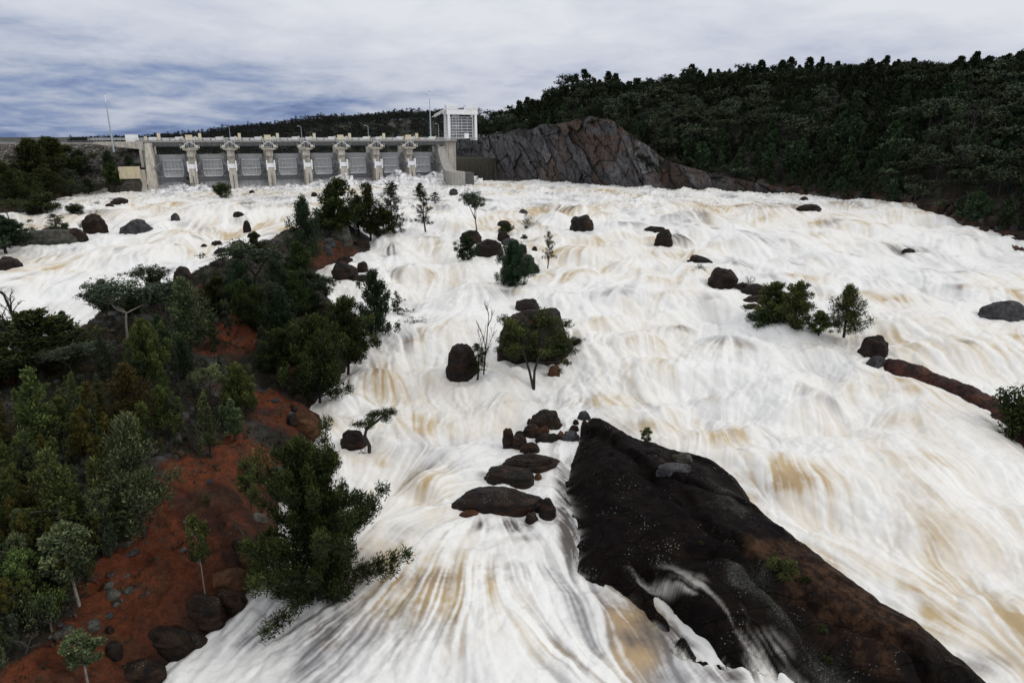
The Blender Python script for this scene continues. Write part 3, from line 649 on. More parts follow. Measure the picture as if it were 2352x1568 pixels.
for i, ((vx, vy, wp, hp, mt, lb), (p, s, w, h)) in enumerate(zip(BL, BW)):
    th = math.asin(min(.99, (CAMZ-p[2])/np.linalg.norm(p-np.array([0,0,CAMZ]))))
    dep = min(w*.6, max(h*1.2, w*.4)); zh = max((h-dep*.45*math.sin(th))/math.cos(th), w*.12, h*.35)*(.72 if 'slab' in lb or 'longest' in lb else 1)
    me = boulder_mesh('boulder', w, zh+.5, dep, M[mt], 100+i, wp > 20, .7)
    if i in (0,1,2,4,6): o_drop = zh*.55
    else: o_drop = .5
    o = link('boulder', me); o.location = (p[0], p[1]+dep*.3, p[2]-o_drop); o.rotation_euler = (random.uniform(-.08,.08), random.uniform(-.12,.12), random.uniform(-.25,.25))
    if i in (38, 14, 60): o.rotation_euler[1] = -.35 if i != 60 else .3
    tag(o, lb, 'boulder', GROUPS)
def patch(name, zf, poly, step, mat, marg=3., xf=None):
    P_ = np.array(poly); x0, y0 = P_.min(0)-marg; x1, y1 = P_.max(0)+marg
    X, Y = np.meshgrid(np.arange(x0, x1, step), np.arange(y0, y1, step)); x, y = X.ravel(), Y.ravel()
    d = sdf(poly, x, y); f = grid_faces(*X.shape); k = (d[f] > -marg).all(1)
    u, inv = np.unique(f[k], return_inverse=True)
    return link(name, npmesh(name, np.c_[x, y, zf(x, y)][u], inv.reshape(-1, 4), [mat], extra={k: v[u] for k, v in xf(x, y).items()} if xf else None))
def outcrop_mat():
    m = M['outcrop']; nt = m.node_tree; b = nt.nodes['Principled BSDF']
    old = b.inputs['Base Color'].links[0].from_socket
    P0 = pos(nt); n9 = noise_(nt, P0, 5, 8, .85); n8 = noise_(nt, P0, .6, 6, .75); vv = voro(nt, P0, 4.5)
    sp = ramp(nt, n9, [(.40, (.1,.1,.1)), (.58, (1,1,1))])
    c = mixc(nt, old, mixc(nt, (.014,.008,.006), (.070,.038,.022), ramp(nt, n8, [(.45, (0,0,0)), (.62, (1,1,1))])), math_(nt, 'MULTIPLY', attr(nt, 'brownz').outputs['Fac'], .85))
    c = mixc(nt, c, mixc(nt, (.05,.05,.045), (.17,.17,.15), ramp(nt, vv, [(.2, (1,1,1)), (.34, (0,0,0))])), math_(nt, 'MULTIPLY', math_(nt, 'MULTIPLY', attr(nt, 'band').outputs['Fac'], sp), .9))
    c = mixc(nt, c, (.66,.64,.60), attr(nt, 'film').outputs['Fac'])
    nt.links.new(c, b.inputs['Base Color'])
outcrop_mat()
def pl_dist(x, y, pts):
    P_ = [hit(a, b, W)[:2] for a, b in pts]; d = np.full(x.shape, 1e9)
    for (ax, ay), (bx, by) in zip(P_[:-1], P_[1:]):
        ex, ey = bx-ax, by-ay; t = np.clip(((x-ax)*ex+(y-ay)*ey)/(ex*ex+ey*ey), 0, 1); d = np.minimum(d, np.hypot(x-ax-t*ex, y-ay-t*ey))
    return d
def out_attr(x, y):
    n = fbm(x/3, y/3, 4, 37)-.5
    b1 = np.exp(-np.clip(pl_dist(x, y, [(1690,1385),(1760,1440),(1830,1500),(1900,1570),(1960,1640)])+n*3-.6, 0, 9)/.5)
    b2 = .6*np.exp(-np.clip(pl_dist(x, y, [(1600,1110),(1640,1190),(1660,1240)])+n*2, 0, 9)/.6)*(n > 0)+.7*np.exp(-np.clip(pl_dist(x, y, [(1660,1190),(1690,1240)])+n*4-.6, 0, 9)/.4)
    bz = ss(-1.5, 1.5, sdf(topoly([(1715,1350),(1800,1320),(1900,1300),(2010,1330),(2110,1440),(2120,1540),(2020,1600),(1940,1520),(1850,1450),(1760,1400)]), x, y)+n*5)
    b3 = .5*np.exp(-np.abs(sdf(OUT, x, y)-1.0+n*3)/.5)*(y < 66)*(x > 32)
    fm = ss(-1.2, 1.5, sdf(topoly([(1415,1335),(1500,1325),(1560,1375),(1625,1440),(1700,1490),(1780,1520),(1800,1570),(1640,1560),(1500,1500),(1430,1400)]), x, y)+n*4)
    l1 = lic(x*.82+y*.57, y*.82-x*.57, .3, 14, .26, 301); l2 = lic(x*.82+y*.57, y*.82-x*.57, .5, 10, 1.1, 303)
    film = fm*ss(.2, 1.9, l1*.5+l2*1.0)*.8
    edge = np.exp(-np.abs(sdf(OUT, x, y))/.28)*ss(-.3, 1.2, l1+l2*.5)*.6
    return {'band': np.clip(b1+b2+b3, 0, 1), 'brownz': bz, 'film': np.clip(film+edge, 0, 1)}
tag(patch('granite_outcrop', outz, OUT, .16, M['outcrop'], 3, out_attr), 'huge smooth black granite outcrop in the lower right foreground', 'rock outcrop')
def redz(x, y):
    d = sdf(RED, x, y); dd = np.maximum(d, 0); n = fbm(x/3, y/3, 4, 33)-.5; f = fbm(x/.9, y/.9, 4, 35)-.5
    return np.where(d > 0, W(x, y)+.1+1.6*(1-np.exp(-dd/1.5))+n*1.6+f*.6, W(x, y)+.1+d*.8+f*.6)
tag(patch('rock_ledge', redz, RED, .18, M['redledge'], 2.5), 'long low reddish rock ledge running diagonally at the right', 'rock ledge')
p = hit(1226, 845, W); s = np.linalg.norm(p-np.array([0,0,CAMZ]))/F
o = link('giant_boulder', boulder_mesh('giant_boulder', 184*s, 132*s, 100*s, M['boulder'], 917, True, 1.)); o.location = (p[0]+.3, p[1]+5, p[2]-.5)
tag(o, 'giant dark boulder in mid river with a tree standing before it', 'boulder'); GP = p; GS = s
# grey stones on the island and along the right bank (countable: individuals)
protos = [boulder_mesh('stone', 1, .5+.2*k, .8, M[('grey','lichen','boulder','brown')[k]], 400+k, False, 1.) for k in range(4)]
cnt = 0
while cnt < 210:
    vx = rng.uniform(0, 760); vy = rng.uniform(560, 1500); p = hit(vx, vy, S_all)
    d = float(sdf(ISL, p[:1], p[1:2])[0])
    if d < .6: continue
    if vx > 330 and vy > 1050 and rng.random() < .8: continue
    k = rng.integers(0, 4) if d < 4 else rng.integers(0, 2); o = link('stone', protos[k]); w = rng.uniform(.35, 1.5)*(1 if d > 3 else 1.5)
    o.location = (p[0], p[1], p[2]-.1*w); o.scale = (w*rng.uniform(.8, 1.5), w, w*rng.uniform(.4, .8)); o.rotation_euler = (0, 0, rng.uniform(0, 6.28))
    tag(o, ('loose grey lichen-spotted stone on the wooded island' if k < 2 else 'dark wet stone along the island shore'), 'stone', 'loose stones on the wooded island' if k < 2 else 'wet shore stones'); cnt += 1
cnt = 0
while cnt < 90:
    vx = rng.uniform(1500, 2352); vy = rng.uniform(400, 560); p = hit(vx, vy, S_all)
    d = float(sdf(RB, p[:1], p[1:2])[0])
    if d < .3 or d > 14: continue
    o = link('bank_rock', protos[rng.integers(0, 4)]); w = rng.uniform(1.2, 4.5)
    o.location = (p[0], p[1], p[2]-.1*w); o.scale = (w*rng.uniform(.8, 1.4), w, w*rng.uniform(.5, .9)); o.rotation_euler = (0, 0, rng.uniform(0, 6.28))
    tag(o, 'rock lying on the steep right river bank', 'rock', 'rocks along the right bank'); cnt += 1
# cream quartz stones on the red slope
for (vx, vy) in [(320,1283),(350,1262),(333,1240),(368,1245),(385,1222),(400,1228),(360,1290),(310,1262),(420,1205),(345,1278)]:
    p = hit(vx+rng.uniform(-8, 8), vy+rng.uniform(-8, 8), S_all)
    o = link('pale_stone', protos[1]); o.location = p; w = rng.uniform(.25, .5); o.scale = (w, w, w*.6)
    tag(o, 'small pale stone in the scatter on the red slope', 'stone', 'pale stones scattered on the red slope')

# ------------------------------------------------------------------ cliff
def cliff():
    xs = np.linspace(-46, 118, 420); nv = 150
    P_ = np.array([hit(v, yy, W)[:2] for v, yy in ((1010,397),(1090,404),(1300,420),(1500,432),(1700,441),(1760,444))])
    ys = np.interp(xs, P_[:, 0], P_[:, 1])
    v = np.linspace(-.08, 1, nv); X = np.repeat(xs[None], nv, 0); Vv = np.repeat(v[:, None], len(xs), 1)
    ch = np.interp(X, CH_X, CH_H)*(1+.13*(fbm(X/7, X*0, 4, 121)-.5)); h = Vv*ch
    r = np.random.default_rng(5)
    a = X+.42*h+(fbm(X/5, h/5, 3, 131)-.5)*4; bq = h-.2*X
    def cells(n_, ax, s_):
        rr = np.random.default_rng(s_); ca = rr.uniform(-55, 145, n_); cb = rr.uniform(-30, 50, n_)
        dd = ((a[..., None]-ca)/1.)**2+((bq[..., None]-cb)/ax)**2; k = dd.argmin(-1); d2 = np.sqrt(np.partition(dd, 1, -1)[..., :2]); return k, d2[..., 1]-d2[..., 0], rr, a-ca[k], bq-cb[k]
    k1, e1, r1, u1, w1 = cells(150, 3.0, 5); k2, e2, r2, u2, w2 = cells(900, 2.2, 6)
    disp = r1.normal(0, 1.6, 150)[k1]+r1.normal(0, .32, 150)[k1]*u1+r1.normal(0, .08, 150)[k1]*w1+r2.normal(0, .45, 900)[k2]+r2.normal(0, .2, 900)[k2]*u2
    disp += (fbm(X/1.4, h/2.6, 4, 141)-.5)*1.6-1.0*np.exp(-e1/.3)-.35*np.exp(-e2/.15)
    Y = np.repeat(ys[None], nv, 0)+h*.38+6*(Vv > .97)-disp*np.clip(h/4, .3, 1); Z = 23.2+h
    Y[-1] += 5
    q = r1.random(150); base = np.where(q[:, None] < .62, np.array([.115,.113,.120]), np.where(q[:, None] < .86, np.array([.062,.048,.042]), np.array([.085,.055,.036])))
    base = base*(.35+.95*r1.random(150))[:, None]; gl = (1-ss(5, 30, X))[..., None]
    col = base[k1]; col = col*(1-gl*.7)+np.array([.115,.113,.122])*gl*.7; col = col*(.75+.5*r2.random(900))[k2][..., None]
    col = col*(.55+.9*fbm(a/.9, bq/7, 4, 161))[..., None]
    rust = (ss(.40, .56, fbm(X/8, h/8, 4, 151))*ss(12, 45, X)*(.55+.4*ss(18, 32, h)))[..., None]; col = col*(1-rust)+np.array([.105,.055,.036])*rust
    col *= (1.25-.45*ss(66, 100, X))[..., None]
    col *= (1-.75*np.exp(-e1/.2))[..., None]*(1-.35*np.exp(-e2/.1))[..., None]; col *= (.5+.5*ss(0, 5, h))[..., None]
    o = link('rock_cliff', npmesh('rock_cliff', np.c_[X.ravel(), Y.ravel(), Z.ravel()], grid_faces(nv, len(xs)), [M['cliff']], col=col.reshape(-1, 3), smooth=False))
    tag(o, 'steep grey and rust-brown jointed rock cliff right of the spillway', 'cliff')
cliff()
print('rocks', time.time()-T0)

# ------------------------------------------------------------------ trees
def nrm(v): return v/(np.linalg.norm(v, axis=-1, keepdims=True)+1e-9)
def clump(mb, c, r, n, ll, lw, r_, up=.5, base=.35, out=None):
    d = nrm(r_.normal(size=(n, 3))); q = r_.random(n)**.7; base = base+r_.normal()*.10
    P = c+d*q[:, None]*np.array(r)
    ax = nrm(d*.5+r_.normal(size=(n, 3))*.55+np.array([0, 0, up])+(0 if out is None else out*.6))
    bx = nrm(np.cross(ax, r_.normal(size=(n, 3))))
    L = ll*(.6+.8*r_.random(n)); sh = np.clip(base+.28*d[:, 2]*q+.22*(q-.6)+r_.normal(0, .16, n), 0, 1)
    mb.diamonds(P, ax*L[:, None]/2, bx*(lw*(.7+.6*r_.random(n)))[:, None]/2, sh)
def poly(p, d, L, r_, n=5, wob=.18, up=0.):
    P = [np.array(p, float)]; d = np.array(d, float)
    for k in range(n):
        d = nrm(d+r_.normal(size=3)*wob+np.array([0, 0, up])); P.append(P[-1]+d*L/n)
    return np.array(P), d
def gen_cypress(mbT, mbC, H, Wd, r_, n=95, leaf=.42, per=110, loose=.0, z0=.1, tipb=.5, lean=(0,0)):
    tr = np.array([[lean[0]*t*t*H+.04*H*math.sin(3*t)*loose, lean[1]*t*t*H, t*H] for t in np.linspace(0, 1, 9)])
    mbT.tube(tr, np.linspace(.018*H, .002*H, 9)+.01, 7)
    for k in range(n):
        t = z0+(1-z0)*((k+r_.random())/n)**.85; az = k*2.4+r_.normal()*.5
        c = np.array([np.interp(t, np.linspace(0, 1, 9), tr[:, j]) for j in range(3)])
        pr = ((1-t)**.75*min(1, (t-z0+.06)/.22+.35)+.05)*(1+(.12+.25*loose)*math.sin(az*2+t*9+n)*math.sin(t*17+n))
        L = Wd/2*pr*1.15*(1+r_.normal()*(.16+.25*loose)); L = max(L, .25)
        if r_.random() < loose*.33: continue
        el = .55+.5*t-.35*loose
        d = np.array([math.cos(az)*math.cos(el), math.sin(az)*math.cos(el), math.sin(el)])
        P, _ = poly(c, d, L, r_, 3, .12); mbT.tube(P, np.linspace(.007*H*(1.1-t), .012 if n <= 150 else .025, 4), 4)
        for q in ((.3, .5, .68, .84, 1.0) if n > 150 else (.55, .95)):
            if q < .6 and L < .8: continue
            cc = c+(P[-1]-c)*q; s = .22*Wd*(.45+.55*pr)*(.27 if n > 150 else .5 if loose > .5 else .7)+.12
            clump(mbC, cc, (s, s, s*1.25), int(per*(.5+pr)), leaf, leaf*(.24 if n > 150 else .3), r_, up=.7-loose*.3, base=.22+.35*q*tipb+.1*t, out=d)
def gen_gum(mbT, mbC, H, Wd, r_, leaf=.4, per=240, nl=4, z0=.38, flat=.55, dep=2):
    tips = []
    def rec(p, d, L, rad, dp):
        P, d2 = poly(p, d, L, r_, 5, .17, .04); mbT.tube(P, np.linspace(rad, rad*.62, 6), 6)
        if dp == 0: tips.append(P[-1]); tips.append(P[-3]) if r_.random() < .4 else None; return
        for k in range(3 if dp > 1 else 3):
            a = r_.random()*.6+k*2.09; h = np.array([math.cos(a), math.sin(a), 0])
            rec(P[-1], nrm(d2*.7+h*.75*Wd/H*1.25+np.array([0,0,.1])), L*.66, rad*.6, dp-1)
    rec(np.zeros(3), (.1, 0, 1), H*z0, .014*H, dep)
    T = np.array(tips); ex = max(np.abs(T[:, :2]).max(), .1); f = (Wd/2*.8)/ex; zt = T[:, 2].max(); fz = H*.9/zt
    S = np.array([f, f, fz])
    mbT.v = [v*S for v in mbT.v]
    for t in T*S:
        s = Wd*.13*(.7+.7*r_.random()); clump(mbC, t, (s*1.2, s*1.2, s*flat*1.4), per, leaf, leaf*.35, r_, up=-.1, base=.3+.25*t[2]/H)
        for k in range(3): clump(mbC, t+r_.normal(size=3)*np.array([s, s, s*.45]), (s*.55, s*.55, s*.35), per//4, leaf, leaf*.35, r_, up=-.1, base=.45)
def gen_dead(mbT, H, Wd, r_, dep=3):
    def rec(p, d, L, rad, dp):
        P, d2 = poly(p, d, L, r_, 6, .13, .09); mbT.tube(P, np.linspace(rad, rad*.35, 7), 5)
        if dp == 0: return
        for k in range(r_.integers(5, 8) if dp > 1 else 5):
            a = r_.random()*6.28; h = np.array([math.cos(a), math.sin(a), 0]); j = r_.integers(2, 7)
            rec(P[j], nrm(d2*.8+h*.9), L*(.36+.22*r_.random())*(1.25-.1*j), rad*.45, dp-1)
    rec(np.zeros(3), (.05, 0, 1), H*.8, .030*H, dep)
    V = np.vstack(mbT.v); f = H/V[:, 2].max(); fx = Wd/2/np.abs(V[:, :2]).max()
    mbT.v = [v*np.array([fx, fx, f]) for v in mbT.v]
def gen_sapling(mbT, mbC, H, Wd, r_, leaf=.33, z0=.42):
    P = np.array([[.03*H*math.sin(2.2*t+r_.random()), .02*H*t, t*H] for t in np.linspace(0, 1, 8)]); mbT.tube(P, np.linspace(.013*H, .003*H, 8), 6)
    for k in range(38):
        t = z0+(1-z0)*r_.random()**.9; az = r_.random()*6.28; q = (t-z0)/(1-z0); pr = math.sin(math.pi*min(1, .15+q*.85))**.7
        c = np.array([np.interp(t, np.linspace(0, 1, 8), P[:, j]) for j in range(3)]); L = Wd/2*pr*(.3+.7*r_.random())
        e = c+np.array([math.cos(az)*L, math.sin(az)*L, L*.8]); mbT.tube(np.array([c, e]), [.005*H, .002*H], 4)
        s = Wd*.15; clump(mbC, e, (s, s, s*1.3), 120, leaf*.72, leaf*.24, r_, up=.6, base=.35+.2*q)
def gen_bush(mbT, mbC, H, Wd, r_, leaf=.35, per=150, n=22):
    for k in range(n):
        a = r_.random()*6.28; el = .35+1.1*r_.random(); L = H*(.45+.5*r_.random())*(.7+.3*math.sin(el))
        d = np.array([math.cos(a)*math.cos(el)*Wd/H*.6, math.sin(a)*math.cos(el)*Wd/H*.6, math.sin(el)])
        P, _ = poly((0,0,0), d, L, r_, 4, .12); mbT.tube(P, np.linspace(.014*H, .004*H, 5), 4)
        s = .17*Wd; clump(mbC, P[-1], (s, s, s), per, leaf, leaf*.34, r_, up=.4, base=.4); clump(mbC, P[-2], (s*.8, s*.8, s), per//2, leaf, leaf*.34, r_, up=.4, base=.22)
def gen_umbrella(mbT, mbC, H, Wd, r_, leaf=.36):
    P = np.array([[0,0,0],[.02*H,0,.3*H],[-.06*H,0,.5*H],[-.03*H,0,.62*H],[.1*H,0,.78*H]]); mbT.tube(P, [.045*H,.04*H,.035*H,.03*H,.02*H], 7)
    for k in range(26):
        a = r_.random()*6.28; q = r_.random()**.6; e = P[-1]+np.array([math.cos(a)*q*Wd*.46+.02*Wd, math.sin(a)*q*Wd*.4, H*(.04+.14*(1-q))+.16*H*math.cos(a)*q])
        Q = np.array([P[-2], (P[-1]+e)/2+np.array([0,0,.02*H]), e]); mbT.tube(Q, [.014*H,.008*H,.004*H], 4)
        s = .10*Wd; clump(mbC, e, (s*1.2, s*1.2, s*.8), 190, leaf, leaf*.3, r_, up=.5, base=.35)
    clump(mbC, np.array([-.1*H,0,.12*H]), (.13*H,.12*H,.1*H), 200, leaf, leaf*.3, r_, up=-.3, base=.25)

PROTO = {}
def proto(kind, var, mat, bark):
    key = (kind, var, mat, bark)
    if key in PROTO: return PROTO[key]
    r_ = np.random.default_rng(abs(hash((kind, var))) % 1000 if False else sum(map(ord, kind))*7+var*13)
    T, Cc = MB(), MB(); H = 10.
    if kind == 'cypress': Wd = 5.; gen_cypress(T, Cc, H, Wd, r_, 95, .34, 72, .45)
    elif kind == 'column': Wd = 3.; gen_cypress(T, Cc, H, Wd, r_, 80, .34, 46, .4, .14)
    elif kind == 'sheoak': Wd = 6.; gen_cypress(T, Cc, H, Wd, r_, 100, .46, 85, .75, .14)
    elif kind == 'sparse': Wd = 4.; gen_cypress(T, Cc, H, Wd, r_, 70, .36, 32, .95, .2)
    elif kind == 'pine': Wd = 7.5; gen_cypress(T, Cc, H, Wd, r_, 130, .42, 120, .6, .06)
    elif kind == 'gum': Wd = 9.; gen_gum(T, Cc, H, Wd, r_, .4, 260, 4, .33, .95)
    elif kind == 'roundtree': Wd = 6.5; gen_gum(T, Cc, H, Wd, r_, .34, 200, 4, .3, .9)
    elif kind == 'dead': Wd = 6.; gen_dead(T, H, Wd, r_)
    elif kind == 'sapling': Wd = 3.4; gen_sapling(T, Cc, H, Wd, r_, .5)
    elif kind == 'thin': Wd = 2.6; gen_sapling(T, Cc, H, Wd, r_, .5, .2)
    elif kind == 'bush': Wd = 11.; gen_bush(T, Cc, H, Wd, r_, .8)
    elif kind == 'twiggy': Wd = 9.; gen_bush(T, Cc, H, Wd, r_, .7, 26, 16)
    elif kind == 'umbrella': Wd = 11.; gen_umbrella(T, Cc, H, Wd, r_)
    elif kind == 'hero': Wd = 7.6; gen_cypress(T, Cc, H, Wd, r_, 170, .26, 170, .8, .04, .5, (-.05, 0))
    elif kind == 'forked':
        Wd = 7.6
        for sg in (-1, 1): P = np.array([[0,0,0],[.25*sg-.2,0,2.2],[.9*sg-.2,0,4.6],[1.1*sg-.2,.0,6.8]]); T.tube(P, [.16,.13,.1,.06], 6)
        for k in range(44):
            a = r_.random()*6.28; q = r_.random()**.5; e = np.array([math.cos(a)*q*3.1, math.sin(a)*q*2.2, 6.3+3.3*(1-q*.5)*r_.uniform(-1, 1)])
            T.tube(np.array([[.9*(1 if e[0] > 0 else -1)-.2, 0, 4.8], (e+np.array([0,0,4.9]))/2, e]), [.06,.04,.02], 4); clump(Cc, e, (.8,.8,.6), 250, .28, .085, r_, up=.3, base=.35)
        for k in range(5): e = np.array([2.2+r_.random()*1.2, 0, 2.2+r_.random()*1.2]); T.tube(np.array([[.4,0,3.2], e]), [.04,.02], 4); clump(Cc, e, (.4,.4,.4), 40, .3, .1, r_)
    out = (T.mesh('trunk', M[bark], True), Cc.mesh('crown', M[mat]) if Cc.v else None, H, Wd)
    PROTO[key] = out; return out
def plant(name, p, h, w, kind, mat, bark='bark', var=0, label=None, cat='tree', group=None, rz=None):
    mt, mc, H, Wd = proto(kind, var, mat, bark)
    e = empty(name, (float(p[0]), float(p[1]), float(p[2])), rng.uniform(0, 6.28) if rz is None else rz)
    e.scale = (w/Wd, w/Wd, h/H)
    link('trunk', mt, e)
    if mc: link('crown', mc, e)
    tag(e, label, cat, group); return e
def solve_h(vx, vt, p):
    d = ray(vx, vt); return CAMZ+p[1]*d[2]/d[1]-p[2]
def tree_at(vx, vb, vt, wp, kind, mat, bark, name, label, cat='tree', group=None, var=None, rz=None, water=False):
    p = hit(vx, vb, W if water else S_all); s = np.linalg.norm(p-np.array([0,0,CAMZ]))/F
    if water: p[2] = W(p[:1], p[1:2])[0]-.3
    h = solve_h(vx, vt, p)
    if not water and kind in ('cypress', 'column', 'pine') and wp < 400: wp *= .84
    return plant(name, p, h, wp*s, kind, mat, bark, (var if var is not None else int(rng.integers(0, 3))), label, cat, group, rz)
